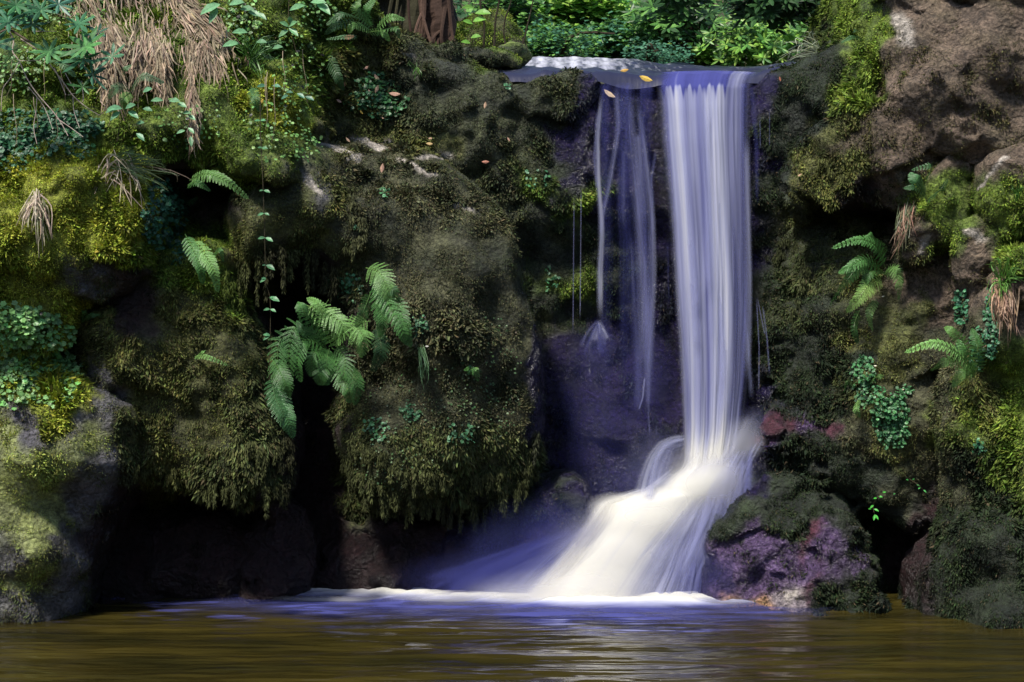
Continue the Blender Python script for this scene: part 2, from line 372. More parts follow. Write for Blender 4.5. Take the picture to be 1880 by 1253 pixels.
hum = mass('mossy_hummock', [(-330,255),(60,255),(140,245),(205,270),(262,320),(282,400),(262,450),(235,500),(180,530),(120,560),(100,600),(40,640),(-330,660)],
    11.3, [(60,430,11.05),(150,330,11.1),(230,400,11.2),(-100,430,10.95),(100,560,11.2),(180,290,11.3),(60,280,11.25),(-200,300,11.1)], R=.32, back=.8, h=.028, amp=.11, freq=2.2, fine=.05, seed=3)
tag(hum, 'rounded rock hummock thick with bright yellow-green moss on the left edge', 'mossy rock')

buttress = mass('rock_outcrop', [(140,590),(190,520),(240,460),(300,430),(380,425),(425,455),(440,540),(470,600),(500,690),(520,770),(538,840),(528,905),(490,925),(440,915),(380,905),(320,885),(260,880),(225,930),(185,960),(150,930),(130,800)],
    11.7, [(330,600,11.55),(420,700,11.5),(460,850,11.45),(300,800,11.65),(330,880,11.7),(220,650,11.5),(200,830,11.65),(400,480,11.6),(280,470,11.6),(500,860,11.5),(150,900,11.7)], R=.32, back=.8, h=.026, amp=.08, freq=1.5, ridge=.03, fine=.025, seed=4)
tag(buttress, 'olive-brown mossy rock bulge hanging over the dark cave left of the ferns', 'rock')

tufa = mass('rock_outcrop', [(425,350),(470,330),(520,300),(560,250),(600,235),(650,225),(720,235),(800,280),(865,330),(925,400),(955,480),(972,560),(988,640),(996,740),(990,840),(962,905),(910,935),(850,945),(780,935),(720,925),(660,900),(625,850),(612,760),(618,640),(625,560),(600,500),(560,460),(520,470),(490,490),(450,500),(425,440)],
    12.0, [(800,600,11.72),(840,480,11.76),(760,380,11.86),(760,320,12.12),(700,262,12.42),(830,360,12.08),(640,250,12.35),(690,310,12.05),(890,430,12.02),(940,560,12.0),(960,750,12.05),(940,880,12.1),(800,800,11.75),(720,850,11.75),(660,700,11.95),(660,500,11.9),(680,400,11.75),(560,380,11.55),(480,410,11.5),(450,450,11.5),(560,300,11.66),(500,330,11.6),(620,290,11.9),(620,430,11.7),(880,900,12.0)],
    R=.34, back=.9, h=.027, amp=.06, freq=1.4, stretch=(1, 1, .6), ridge=.02, fine=.022, seed=5)
tag(tufa, 'large brown mossy rock bulge with hanging moss fringe, between the ferns and the waterfall', 'rock')

boul = mass('boulder', [(-330,600),(0,620),(70,640),(120,680),(185,715),(225,760),(243,810),(232,860),(190,925),(160,985),(142,1050),(138,1110),(110,1180),(60,1230),(-330,1300)],
    11.35, [(40,850,11.1),(60,1000,11.12),(130,820,11.2),(180,800,11.4),(30,1130,11.28),(100,1100,11.4),(-200,1000,10.9),(60,760,11.3),(60,680,11.38),(0,640,11.4),(-150,1200,10.9),(140,950,11.5)], R=.25, back=.9, h=.026, amp=.08, freq=1.6, ridge=.03, fine=.02, seed=6)
tag(boul, 'big grey boulder with pale green lichen and a painted sunlit patch, standing in the pool at the left edge', 'boulder')

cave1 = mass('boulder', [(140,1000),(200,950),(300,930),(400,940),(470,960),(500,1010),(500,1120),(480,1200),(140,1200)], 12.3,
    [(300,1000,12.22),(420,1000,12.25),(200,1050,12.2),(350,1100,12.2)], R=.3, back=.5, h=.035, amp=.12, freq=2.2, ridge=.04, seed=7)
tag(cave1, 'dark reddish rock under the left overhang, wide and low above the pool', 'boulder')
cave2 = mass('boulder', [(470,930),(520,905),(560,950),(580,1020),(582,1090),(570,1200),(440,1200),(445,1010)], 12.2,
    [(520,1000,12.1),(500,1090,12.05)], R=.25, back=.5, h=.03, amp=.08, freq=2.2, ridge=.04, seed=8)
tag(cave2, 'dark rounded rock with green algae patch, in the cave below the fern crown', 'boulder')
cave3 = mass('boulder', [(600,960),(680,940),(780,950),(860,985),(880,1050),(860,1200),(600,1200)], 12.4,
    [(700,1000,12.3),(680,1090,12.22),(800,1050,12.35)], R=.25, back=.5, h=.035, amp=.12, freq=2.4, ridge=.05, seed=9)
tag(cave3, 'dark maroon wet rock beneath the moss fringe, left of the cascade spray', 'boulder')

spur = mass('rock_spur', [(800,1000),(880,940),(950,905),(1010,875),(1048,866),(1068,876),(1086,906),(1100,940),(1108,948),(1096,985),(1060,1040),(1020,1110),(1000,1200),(760,1200)], 12.35,
    [(1050,920,12.25),(1080,950,12.22),(960,980,12.25),(900,1060,12.3),(1000,1080,12.15)], R=.14, back=.5, h=.025, amp=.05, freq=2.2, fine=.02, seed=10, smooth=1)
tag(spur, 'dark pointed wet rock wedge left of the white cascade', 'rock')
under = mass('rock_ledge', [(1100,955),(1180,945),(1240,915),(1275,870),(1330,815),(1395,768),(1450,725),(1500,715),(1540,780),(1500,860),(1430,900),(1380,960),(1350,1010),(1350,1200),(1010,1200),(1040,1060)], 12.55,
    [(1150,960,12.4),(1250,950,12.5),(1330,870,12.55),(1420,770,12.5),(1450,820,12.35),(1100,1060,12.22),(1200,1100,12.2),(1320,1100,12.15),(1300,980,12.4)], R=.16, back=.5, h=.028, amp=.05, freq=2.2, ridge=.03, fine=.02, seed=11)
tag(under, 'dark purple rock ledge under the cascade, rising right to a red stained slab', 'rock')

prow = mass('rock_outcrop', [(1640,-150),(1628,-20),(1602,60),(1572,140),(1545,205),(1515,265),(1484,318),(1478,352),(1510,362),(1570,348),(1640,362),(1700,382),(1750,352),(1840,310),(2250,290),(2250,-150)],
    12.0, [(1600,140,11.98),(1630,40,11.98),(1500,330,12.2),(1560,240,12.0),(1620,230,11.72),(1650,320,11.74),(1680,60,11.72),(1720,150,11.6),(1770,220,11.66),(1770,320,11.85),(1850,100,11.45),(1850,250,11.65),(2000,100,11.3),(1560,320,11.95)],
    R=.12, back=.9, h=.024, amp=.035, freq=1.3, ridge=.022, fine=.02, seed=12, smooth=1, facet=.17, fs=1.5, tilt=-.75)
tag(prow, 'tan-brown jutting rock face with a mossy left ridge, above the right gorge wall', 'rock')

rbody = mass('gorge_wall', [(1410,640),(1440,520),(1470,440),(1560,385),(1700,370),(2250,280),(2250,1010),(1740,965),(1640,945),(1570,915),(1500,890),(1430,850),(1380,790),(1400,730)],
    12.2, [(1450,500,12.5),(1430,700,12.5),(1500,700,12.3),(1560,560,12.15),(1620,700,12.0),(1700,600,12.0),(1700,450,11.95),(1560,850,12.15),(1470,830,12.3),(1660,900,12.05),(1720,800,11.95),(1900,600,11.8),(1600,430,12.4),(1520,430,12.5),(1600,520,12.2)],
    R=.2, back=.6, h=.028, amp=.11, freq=1.7, stretch=(1, 1, .8), ridge=.04, fine=.035, seed=13, facet=.14, fs=1.6, tilt=.5)
tag(rbody, kind='structure')

rb = mass('rock_outcrop', [(1790,560),(1830,500),(1880,470),(1960,440),(2250,420),(2250,1320),(1700,1320),(1690,1130),(1712,1060),(1738,980),(1752,880),(1748,780),(1770,650)],
    11.55, [(1800,900,11.45),(1780,700,11.55),(1860,600,11.3),(1760,1080,11.4),(1860,1000,11.15),(1850,1150,10.95),(1720,1120,11.5),(2000,900,10.9),(1830,520,11.4)], R=.22, back=.8, h=.026, amp=.10, freq=1.8, stretch=(1, 1, .7), fine=.035, seed=14)
tag(rb, 'dark green mossy buttress dropping into the pool at the right edge', 'rock')

pboul = mass('boulder', [(1285,1110),(1300,1020),(1330,950),(1370,905),(1410,882),(1450,880),(1500,900),(1560,930),(1600,985),(1617,1050),(1606,1100),(1590,1200),(1280,1200)], 11.95,
    [(1400,960,11.85),(1450,1050,11.72),(1550,1050,11.78),(1350,1050,11.85),(1430,900,12.0),(1580,1000,11.9),(1450,1110,11.7)], R=.2, back=.7, h=.02, amp=.04, freq=2.4, ridge=.03, fine=.014, seed=15, facet=.075, fs=2.6, tilt=.7)
tag(pboul, 'wet purple and pink boulder with a dark mossy cap, right of the cascade', 'boulder')

def small(label, outline, Y, dy=.12, amp=.05, seed=20, R=.1, name='stone', back=.35):
    o = np.array(outline, float); cx, cy = o.mean(0)
    ob = mass(name, outline, Y, [(cx, cy, Y - dy), (cx, cy + 30, Y - dy * .7)], R=R, back=back, h=.02, amp=amp, freq=3.2, fine=.03, ridge=.02, seed=seed)
    return tag(ob, label, 'stone')
small('flat dark mossy stone at the head of the stream, left of the rapids', [(735,92),(790,80),(830,84),(862,112),(880,135),(830,140),(760,120)], 12.9, seed=21)
small('low brown mossy stone between the rapids and the bank', [(845,95),(880,90),(925,92),(955,112),(940,124),(880,122)], 13.3, seed=22)
small('small rounded dark mossy stone on top of the stones behind the lip', [(915,92),(935,84),(958,84),(975,98),(968,112),(925,112)], 13.4, seed=23, R=.08)
small('dark mossy boulder cap of the lip beside the first thin veil', [(860,156),(920,147),(1000,136),(1065,134),(1095,143),(1105,175),(1060,215),(980,220),(900,200)], 12.75, dy=.05, seed=24, name='lip_stone', back=.4)
small('green mossy stone high on the right bank below the jutting face', [(1700,330),(1735,285),(1775,285),(1790,330),(1790,400),(1750,450),(1700,440),(1690,380)], 11.75, seed=25)
small('green mossy stone at the right edge, above the hanging dead grass', [(1800,300),(1850,270),(1960,270),(1990,360),(1960,430),(1880,430),(1830,440),(1800,380)], 11.5, seed=26, dy=.2, R=.15)
small('knobbly stone with a pale crown between the mossy stones on the right', [(1755,420),(1775,400),(1825,398),(1860,440),(1855,520),(1800,600),(1770,540)], 11.6, seed=27)
small('moss-topped stone carrying the grass tuft at the right edge', [(1830,470),(1870,455),(1990,450),(1990,570),(1880,570),(1845,540)], 11.25, seed=28, R=.12)
small('narrow pale-ridged stone beside the drooping grass on the right bank', [(1690,395),(1712,375),(1722,430),(1702,490),(1660,480),(1668,430)], 11.8, seed=29)
small('small low mossy stone at the waterline right of the purple boulder', [(1598,1100),(1612,1092),(1630,1100),(1634,1130),(1600,1140)], 11.78, seed=30, R=.05)
mound = mass('mossy_mound', [(820,60),(850,25),(900,15),(945,40),(968,80),(985,120),(840,130)], 15.4, [(900,60,15.1)], R=.3, back=.6, h=.04, amp=.12, seed=50)
tag(mound, 'dark mossy mound behind the stones at the top', 'mossy rock')
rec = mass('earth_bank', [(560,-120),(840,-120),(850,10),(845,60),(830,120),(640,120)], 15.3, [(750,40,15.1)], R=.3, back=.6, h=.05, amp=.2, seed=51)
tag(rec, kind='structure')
MND = len(ROCKS) - 2
tick('rocks')

# ------------------------------------------------------------------ nearest-surface lookup, so plants and leaves touch the rock
GS = 6; GW, GH = 2700 // GS, 1500 // GS; GX0, GY0 = -400, -120
ZB = np.full((GW, GH), 1e9); ZI = np.full((GW, GH), -1, np.int64)
AV = np.concatenate([r[1] for r in ROCKS])
AN = []
for ob, V, Q in ROCKS:
    a = V[Q[:, 2]] - V[Q[:, 0]]; b = V[Q[:, 3]] - V[Q[:, 1]]
    fn = np.cross(a, b); n = np.zeros_like(V)
    for k in range(4): np.add.at(n, Q[:, k], fn)
    AN.append(n / (np.linalg.norm(n, axis=1)[:, None] + 1e-12))
if AN[0][np.argmin(ROCKS[0][1][:, 1])][1] > 0:          # normals must point outwards, towards the camera on the front
    AN = [-n for n in AN]
NRM = np.concatenate(AN)
_px, _py = PX(AV)
_gi = ((_px - GX0) / GS).astype(int); _gj = ((_py - GY0) / GS).astype(int)
ok = (_gi >= 0) & (_gi < GW) & (_gj >= 0) & (_gj < GH)
for di in (0, 1):
    for dj in (0, 1):
        ii = np.clip(_gi + di, 0, GW - 1)[ok]; jj = np.clip(_gj + dj, 0, GH - 1)[ok]; yy = AV[ok, 1]
        o = np.argsort(-yy); ZB[ii[o], jj[o]] = np.minimum(ZB[ii[o], jj[o]], yy[o])
        near = np.abs(ZB[ii, jj] - yy) < 1e-6
        ZI[ii[near], jj[near]] = np.nonzero(ok)[0][near]
def depth(px, py):
    i = np.clip(((np.asarray(px) - GX0) / GS).astype(int), 0, GW - 1); j = np.clip(((np.asarray(py) - GY0) / GS).astype(int), 0, GH - 1)
    return ZB[i, j]
def hit(px, py):
    """world point and outward normal of the rock seen at a place"""
    i = int((px - GX0) / GS); j = int((py - GY0) / GS)
    k = ZI[i, j]; Y = ZB[i, j]
    if k < 0: return W(px, py, 12.5), np.array([0, -1., 0])
    return W(px, py, Y), NRM[k]
tick('depth')

# ------------------------------------------------------------------ leaf-sized faces
def unit(a): return a / (np.linalg.norm(a, axis=-1, keepdims=True) + 1e-9)
class Leaves:
    """collects instanced leaf shapes into one mesh"""
    def __init__(s): s.V = []; s.F = {}; s.C = []; s.n = 0
    def add(s, T, faces, base, d, side, L, Wd, col, droop=0.0):
        base = np.atleast_2d(base); N = len(base)
        d = unit(np.broadcast_to(d, (N, 3))); side = np.broadcast_to(side, (N, 3)); side = unit(side - d * (side * d).sum(1, keepdims=True))
        nor = np.cross(side, d)
        L = np.broadcast_to(L, (N,)); Wd = np.broadcast_to(Wd, (N,)); droop = np.broadcast_to(droop, (N,))
        T = np.asarray(T, float)
        V = base[:, None] + T[None, :, 0:1] * (L[:, None, None] * d[:, None]) + T[None, :, 1:2] * (Wd[:, None, None] * side[:, None]) + T[None, :, 2:3] * (L[:, None, None] * nor[:, None])
        V[:, :, 2] -= (droop * L)[:, None] * T[None, :, 0] ** 2
        K = len(T)
        for f in faces:
            f = np.asarray(f)
            s.F.setdefault(f.shape[-1], []).append((s.n + np.arange(N)[:, None, None] * K + f[None]).reshape(-1, f.shape[-1]))
        s.V.append(V.reshape(-1, 3)); s.C.append(np.repeat(np.broadcast_to(col, (N, 3)), K, 0)); s.n += N * K
    def build(s, name, mat, parent=None):
        Fs = [np.concatenate(v) for v in s.F.values()]
        return mk(name, np.concatenate(s.V), Fs, mat, parent, attrs={'Col': ('FLOAT_COLOR', np.concatenate(s.C))})
DIAMOND = ([(0, 0, 0), (.45, .5, .06), (1, 0, 0), (.45, -.5, .06)], [[(0, 3, 2, 1)]])
STRIP = ([(0, -.5, 0), (0, .5, 0), (.35, .45, .0), (.35, -.45, .0), (.7, .3, 0), (.7, -.3, 0), (1, 0, 0)], [[(0, 3, 2, 1), (3, 5, 4, 2)], [(5, 6, 4)]])
LANCE = ([(0, 0, 0), (.25, .36, .05), (.55, .5, .06), (.85, .25, .03), (1, 0, -.02), (.85, -.25, .03), (.55, -.5, .06), (.25, -.36, .05), (.5, 0, 0)],
         [[(0, 8, 2, 1), (8, 4, 3, 2), (8, 6, 5, 4), (0, 7, 6, 8)]])
_lob = [(0, 0, 0)]
for _k in range(9):
    _a = math.radians(-120 + 30 * _k); _r = .62 if _k % 2 == 0 else .46
    _lob.append((.42 + _r * math.cos(_a), _r * math.sin(_a) * 1.0, .05 * math.cos(3 * _a)))
LOBED = (_lob, [[(0, i, i + 1) for i in range(1, 9)]])
def rvec(n): return rng.normal(size=(n, 3))

def moss_on(idx, dens, label, clump=1.0):
    ob, V, Q = ROCKS[idx]; N = AN[idx]
    P0 = V[Q].mean(1); a = V[Q[:, 2]] - V[Q[:, 0]]; b = V[Q[:, 3]] - V[Q[:, 1]]
    cr = np.cross(a, b); area = .5 * np.linalg.norm(cr, axis=1); fn = unit(N[Q].sum(1))
    px, py = PX(P0); tc = unit(np.array([0, 0, CAMZ]) - P0)
    vis = ((fn * tc).sum(1) > -.3) & (px > -160) & (px < 2040) & (py > -120) & (py < 1200) & (P0[:, 1] < depth(px, py) + .35) & (P0[:, 2] > .0)
    P0, Qv, fn, area = P0[vis], Q[vis], fn[vis], area[vis]
    n = rng.poisson(area * dens); f = np.repeat(np.arange(len(n)), n)
    u = rng.random((len(f), 2)); q = V[Qv[f]]
    P = (q[:, 0] * ((1 - u[:, :1]) * (1 - u[:, 1:])) + q[:, 1] * (u[:, :1] * (1 - u[:, 1:])) + q[:, 2] * u + 0 if False else
         q[:, 0] * (1 - u[:, :1]) * (1 - u[:, 1:]) + q[:, 1] * u[:, :1] * (1 - u[:, 1:]) + q[:, 2] * u[:, :1] * u[:, 1:] + q[:, 3] * (1 - u[:, :1]) * u[:, 1:])
    nn = fn[f]; K = kinds(P)
    nz = fbm(P * 6, 3); keep = rng.random(len(P)) < np.clip(K[:, 9] * 1.2 - .12 + .55 * nz, 0, 1)
    P, nn, K, nz = P[keep], nn[keep], K[keep], nz[keep]; m = len(P)
    if m == 0: return
    mix = np.clip(.5 + .9 * fbm(P * 3.3 + 4, 3) + rng.normal(size=m) * .22, 0, 1)[:, None]
    col = K[:, 3:6] * mix + K[:, 6:9] * (1 - mix)
    col = col * rng.uniform(.35, 1.75, (m, 1)) * (1 + rng.normal(size=(m, 3)) * .08)
    dead = rng.random(m) < .05; col[dead] = col[dead] * .5 + np.array([.12, .085, .05]) * .6
    hang = K[:, 11:12]; ff = P * 7; fld = np.stack([perlin(ff), perlin(ff + 30), perlin(ff + 60)], 1)
    d = nn * (.75 - .45 * hang) + fld * .9 + rvec(m) * .42 + np.array([0, 0, -1.]) * (hang * 1.25)
    L = K[:, 10] * .78 * rng.uniform(.5, 1.5, m) * np.clip(1 + nz * 1.2, .5, 1.8) * np.clip(1 + 1.1 * perlin(P * 1.7 + 50), .45, 1.9) * np.where(rng.random(m) < .4, .5, 1.0)
    lv = Leaves(); base = P + nn * .004
    long = (K[:, 10] > .05) & (rng.random(m) < .25)
    A = ~long
    lv.add(*DIAMOND, base[A], d[A], rvec(A.sum()) + np.array([1, 0, 0]), L[A], L[A] * rng.uniform(.2, .42, A.sum()), np.clip(col[A], .004, .9))
    if long.any():
        A = long
        lv.add(*STRIP, base[A], d[A] + np.array([0, 0, -.5]), rvec(A.sum()) * .5 + np.array([1, 0, 0]), L[A] * 1.25, L[A] * .13 + .003, np.clip(col[A], .004, .9), .4)
    o = lv.build('moss', M_MOSS); tag(o, label, 'moss', kind='stuff'); tick('moss %d %d' % (idx, m))
D = 24000
mlabels = {0: 'thin dark moss coat on the wet rock behind the waterfall', 1: 'green moss over the upper left bank', 2: 'thick yellow-green feather moss on the left hummock', 3: 'olive-brown moss on the left rock bulge',
           4: 'brown shaggy moss on the large central rock bulge', 5: 'pale green moss film with a painted sunlit patch on the big left boulder', 12: 'thin moss and yellow ridge moss on the tan jutting rock', 13: 'dark olive moss on the right gorge wall',
           14: 'dark green moss over the right edge buttress', 9: 'dark moss on the pointed wet wedge', 10: 'dark moss on the ledge beside the cascade', 15: 'dark moss cap of the purple boulder'}
mlabels = {0: mlabels[0], 1: mlabels[1], 2: mlabels[2], 3: mlabels[3], 4: mlabels[4], 5: mlabels[5], 6: 'sparse dark moss in the left cave', 9: mlabels[9], 10: mlabels[10], 11: mlabels[12], 12: mlabels[13], 13: mlabels[14], 14: mlabels[15],
           15: 'moss on the flat stone at the stream head', 16: 'moss on the low brown stone beside the rapids', 18: 'moss on the lip boulder', 19: 'moss on the high right bank stone', 20: 'moss on the right edge stone', 21: 'moss on the knobbly pale stone', 22: 'moss on the stone under the grass tuft', 23: 'moss on the narrow pale stone', 24: 'moss on the waterline stone', 25: 'moss on the mound at the top'}
for k, lb in mlabels.items():
    moss_on(k, D * (1.5 if k in (2,) else 1.0), lb)

# hanging moss tassels along the undersides of the bulges
def tassels():
    lv = Leaves()
    rows = [([(618,830),(650,875),(700,905),(760,920),(830,935),(900,925),(950,900),(975,860),(985,800)], 70, .17), ([(640,800),(720,860),(820,880),(920,870)], 40, .12),
            ([(440,500),(490,478),(530,462),(580,470),(615,505),(625,560)], 34, .26), ([(380,890),(430,898),(480,905),(520,895),(535,850),(520,800),(505,730)], 46, .15), ([(230,880),(270,868),(330,880)], 14, .08),
            ([(450,800),(480,840),(520,820)], 16, .12), ([(300,470),(340,478),(380,480)], 9, .08), ([(1505,300),(1530,318),(1550,325)], 10, .05), ([(640,350),(660,420),(640,460)], 10, .16),
            ([(1410,480),(1450,430),(1480,500),(1440,600)], 20, .08), ([(420,500),(440,560),(450,620)], 12, .12)]
    for pts, n, ln in rows:
        pts = np.array(pts, float); seg = np.linspace(0, len(pts) - 1.001, n)
        for s in seg:
            i = int(s); f = s - i; p = pts[i] * (1 - f) + pts[i + 1] * f + rng.normal(size=2) * np.array([7, 6])
            h0, nrm = hit(p[0], p[1])
            k = kinds(h0[None])[0]; H = ln * rng.uniform(.3, 1.25); r0 = rng.uniform(.012, .032); m = int(60 + 260 * H)
            t = rng.random(m); th = rng.random(m) * 2 * np.pi; rr = r0 * (1 - t) ** .7 * rng.random(m) ** .5
            P = h0 + np.array([0, -.02, .03]) + np.stack([rr * np.cos(th), rr * np.sin(th) - .01, -t * H], 1)
            b = np.clip(rng.normal(.5, .3, m), 0, 1)[:, None]; tint = rng.uniform(.75, 1.35)
            c = (k[3:6] * b + k[6:9] * (1 - b)) * .5 + (np.array([.07, .078, .028]) * b + np.array([.03, .03, .014]) * (1 - b)) * .5
            d = np.stack([np.cos(th) * .35, np.sin(th) * .35, -np.ones(m)], 1) + rvec(m) * .2
            lv.add(*DIAMOND, P, d, rvec(m) + np.array([1, 0, 0]), rng.uniform(.02, .05, m), rng.uniform(.005, .011, m), c * tint * rng.uniform(.6, 1.4, (m, 1)))
    tag(lv.build('hanging_moss', M_MOSS), 'fringes of hanging moss under the overhanging rock bulges', 'moss', kind='stuff')
tassels(); tick('tassels')

# ------------------------------------------------------------------ water
def water_sheet_material(name, sx=15.0, sv=.4):
    m, nt, N, L, out = nodes(name)
    fl = N('ShaderNodeAttribute', attribute_name='flow'); de = N('ShaderNodeAttribute', attribute_name='dens'); wh = N('ShaderNodeAttribute', attribute_name='white')
    m1 = N('ShaderNodeMapping'); m1.inputs['Scale'].default_value = (sx, sv, 1); L(fl.outputs['Vector'], m1.inputs[0])
    m2 = N('ShaderNodeMapping'); m2.inputs['Scale'].default_value = (sx * 3.4, sv * 1.3, 1); L(fl.outputs['Vector'], m2.inputs[0])
    n1 = N('ShaderNodeTexNoise', I_Scale=1.0, I_Detail=2.0); L(m1.outputs[0], n1.inputs['Vector'])
    n2 = N('ShaderNodeTexNoise', I_Scale=1.0, I_Detail=3.0); L(m2.outputs[0], n2.inputs['Vector'])
    a1 = N('ShaderNodeMapRange', i1=.25, i2=.75, i3=0, i4=.7); L(n1.outputs[0], a1.inputs[0])
    a2 = N('ShaderNodeMapRange', i1=.25, i2=.75, i3=0, i4=.3); L(n2.outputs[0], a2.inputs[0])
    st = N('ShaderNodeMath', operation='ADD'); L(a1.outputs[0], st.inputs[0]); L(a2.outputs[0], st.inputs[1])
    # alpha = d * ((1 - d) * 2.3 * streak^1.5 + d)
    pw = N('ShaderNodeMath', operation='POWER', i1=1.5); L(st.outputs[0], pw.inputs[0])
    dd = N('ShaderNodeMath', operation='MULTIPLY_ADD', i1=-2.5, i2=2.5, use_clamp=False); L(de.outputs['Fac'], dd.inputs[0])
    dc = N('ShaderNodeMath', operation='MAXIMUM', i1=0.0); L(dd.outputs[0], dc.inputs[0])
    pr = N('ShaderNodeMath', operation='MULTIPLY_ADD'); L(pw.outputs[0], pr.inputs[0]); L(dc.outputs[0], pr.inputs[1]); L(de.outputs['Fac'], pr.inputs[2])
    al = N('ShaderNodeMath', operation='MULTIPLY', use_clamp=True); L(pr.outputs[0], al.inputs[0]); L(de.outputs['Fac'], al.inputs[1])
    ww = N('ShaderNodeMath', operation='MULTIPLY_ADD', i1=.42, use_clamp=True); L(st.outputs[0], ww.inputs[0])
    w2 = N('ShaderNodeMath', operation='MULTIPLY_ADD', i1=1.3, i2=-.45); L(wh.outputs['Fac'], w2.inputs[0]); L(w2.outputs[0], ww.inputs[2])
    cm = N('ShaderNodeValToRGB'); e = cm.color_ramp.elements; e[0].color = (.10, .11, .38, 1); e[1].color = (.93, .91, .84, 1); x = e.new(.55); x.color = (.52, .54, .76, 1)
    L(ww.outputs[0], cm.inputs[0])
    df = N('ShaderNodeBsdfDiffuse'); tr = N('ShaderNodeBsdfTranslucent'); mx = N('ShaderNodeMixShader', i0=.45)
    L(cm.outputs[0], df.inputs[0]); L(cm.outputs[0], tr.inputs[0]); L(df.outputs[0], mx.inputs[1]); L(tr.outputs[0], mx.inputs[2])
    tp = N('ShaderNodeBsdfTransparent'); fx = N('ShaderNodeMixShader'); L(al.outputs[0], fx.inputs[0]); L(tp.outputs[0], fx.inputs[1]); L(mx.outputs[0], fx.inputs[2])
    L(fx.outputs[0], out.inputs[0]); return m
M_FALL = water_sheet_material('falling_water'); M_FOAM = water_sheet_material('foam', 5.0, 1.1); M_MIST = water_sheet_material('mist', .35, .8)

def smst(a, b, x):
    t = np.clip((x - a) / (b - a), 0, 1); return t * t * (3 - 2 * t)
def sheet(rows, nu=120, nv=160, dens=None, white=None, edge=.12, ends=(.03, .06), bulge=.06, wob=.015, seed=0, flowscale=1.0):
    """rows: (pyL, xL, pyR, xR, YL, YR); returns V,F,attrs. A curved sheet of falling water."""
    r = np.array(rows, float); tt = np.linspace(0, 1, len(r)); v = np.linspace(0, 1, nv)
    # catmull-ish smooth: resample then smooth
    c = np.stack([np.interp(v, tt, r[:, k]) for k in range(6)], 1)
    for _ in range(6): c[1:-1] = .25 * c[:-2] + .5 * c[1:-1] + .25 * c[2:]
    u = np.linspace(0, 1, nu); U, Vv = np.meshgrid(u, v)
    pl = W(c[:, 1], c[:, 0], c[:, 4]); pr = W(c[:, 3], c[:, 2], c[:, 5])
    P = pl[:, None] * (1 - U[..., None]) + pr[:, None] * U[..., None]
    wid = np.linalg.norm(pr - pl, axis=1)
    P[..., 1] -= bulge * np.sin(np.pi * U) * np.clip(wid[:, None], 0, 1)
    across = (U - .5) * wid.mean(); along = np.concatenate([[0], np.cumsum(np.linalg.norm(np.diff(P[:, nu // 2], axis=0), axis=1))])[:, None] + 0 * U
    q = np.stack([across * 14, along * .6, 0 * across + seed * 3.1], -1).reshape(-1, 3)
    P[..., 1] += wob * fbm(q, 3).reshape(U.shape) * smst(0, .1, Vv)
    e = smst(0, edge, U) * smst(0, edge, 1 - U) * smst(0, ends[0] + 1e-6, Vv) * smst(0, ends[1] + 1e-6, 1 - Vv)
    dn = (dens(U, Vv) if callable(dens) else dens) * e
    w = white(U, Vv) if callable(white) else white + 0 * U
    idx = np.arange(nu * nv).reshape(nv, nu)
    F = np.stack([idx[:-1, :-1], idx[1:, :-1], idx[1:, 1:], idx[:-1, 1:]], -1).reshape(-1, 4)
    fl = np.stack([across + seed * 5.3, along * flowscale, 0 * across], -1)
    return P.reshape(-1, 3), F, dn.ravel(), w.ravel(), fl.reshape(-1, 3)
class Water:
    def __init__(s): s.p = []; s.n = 0
    def add(s, sh):
        P, F, d, w, fl = sh; s.p.append((P, F + s.n, d, w, fl)); s.n += len(P)
    def build(s, name, mat, **k):
        c = [np.concatenate([x[i] for x in s.p]) for i in range(5)]
        o = mk(name, c[0], c[1], mat, smooth=True, attrs={'dens': ('FLOAT', c[2]), 'white': ('FLOAT', c[3]), 'flow': ('FLOAT_VECTOR', c[4])})
        return tag(o, **k)
def R4(*t): return [(y, l, y, r, Y, Y) for y, l, r, Y in t]
def ribbon(pts, w0, w1, Y0, Y1, dens, white, **k):
    pts = np.array(pts, float); n = len(pts); ws = np.linspace(w0, w1, n); Ys = np.linspace(Y0, Y1, n)
    tg = np.gradient(pts, axis=0); tg /= np.linalg.norm(tg, axis=1)[:, None] + 1e-9; pn = np.stack([-tg[:, 1], tg[:, 0]], 1)
    a = pts + pn * ws[:, None] / 2; b = pts - pn * ws[:, None] / 2
    rows = [(a[i, 1], a[i, 0], b[i, 1], b[i, 0], Ys[i], Ys[i]) for i in range(n)]
    k.setdefault('nu', 12); k.setdefault('nv', 60); k.setdefault('edge', .5); k.setdefault('ends', (.12, .15)); k.setdefault('bulge', .02)
    return sheet(rows, dens=dens, white=white, **k)

# the main fall: two sheets, one behind the other
rowsM = R4((133,1207,1398,12.95),(139,1204,1390,12.80),(148,1202,1386,12.70),(162,1202,1382,12.63),(200,1206,1380,12.58),(260,1212,1378,12.53),(340,1223,1376,12.49),(430,1234,1374,12.46),(520,1242,1373,12.43),(610,1249,1371,12.41),(700,1254,1366,12.39),(790,1258,1356,12.37),(850,1258,1344,12.35),(905,1250,1330,12.31))
rowsM = [(a, b - 9 * min(1, max(0, (a - 200) / 300)), c, d + 9 * min(1, max(0, (a - 200) / 300)), e, f) for a, b, c, d, e, f in rowsM]
def densM(u, v):
    a = .78 + .14 * np.sin(u * 9 + 1.0) * np.sin(u * 23) + .2 * np.exp(-((u - .62) / .10) ** 2) * smst(.1, .5, v) + .14 * np.exp(-((u - .2) / .12) ** 2)
    a = a - .22 * np.exp(-((u - .86) / .12) ** 2) 
    return a + .35 * smst(.82, 1, v)
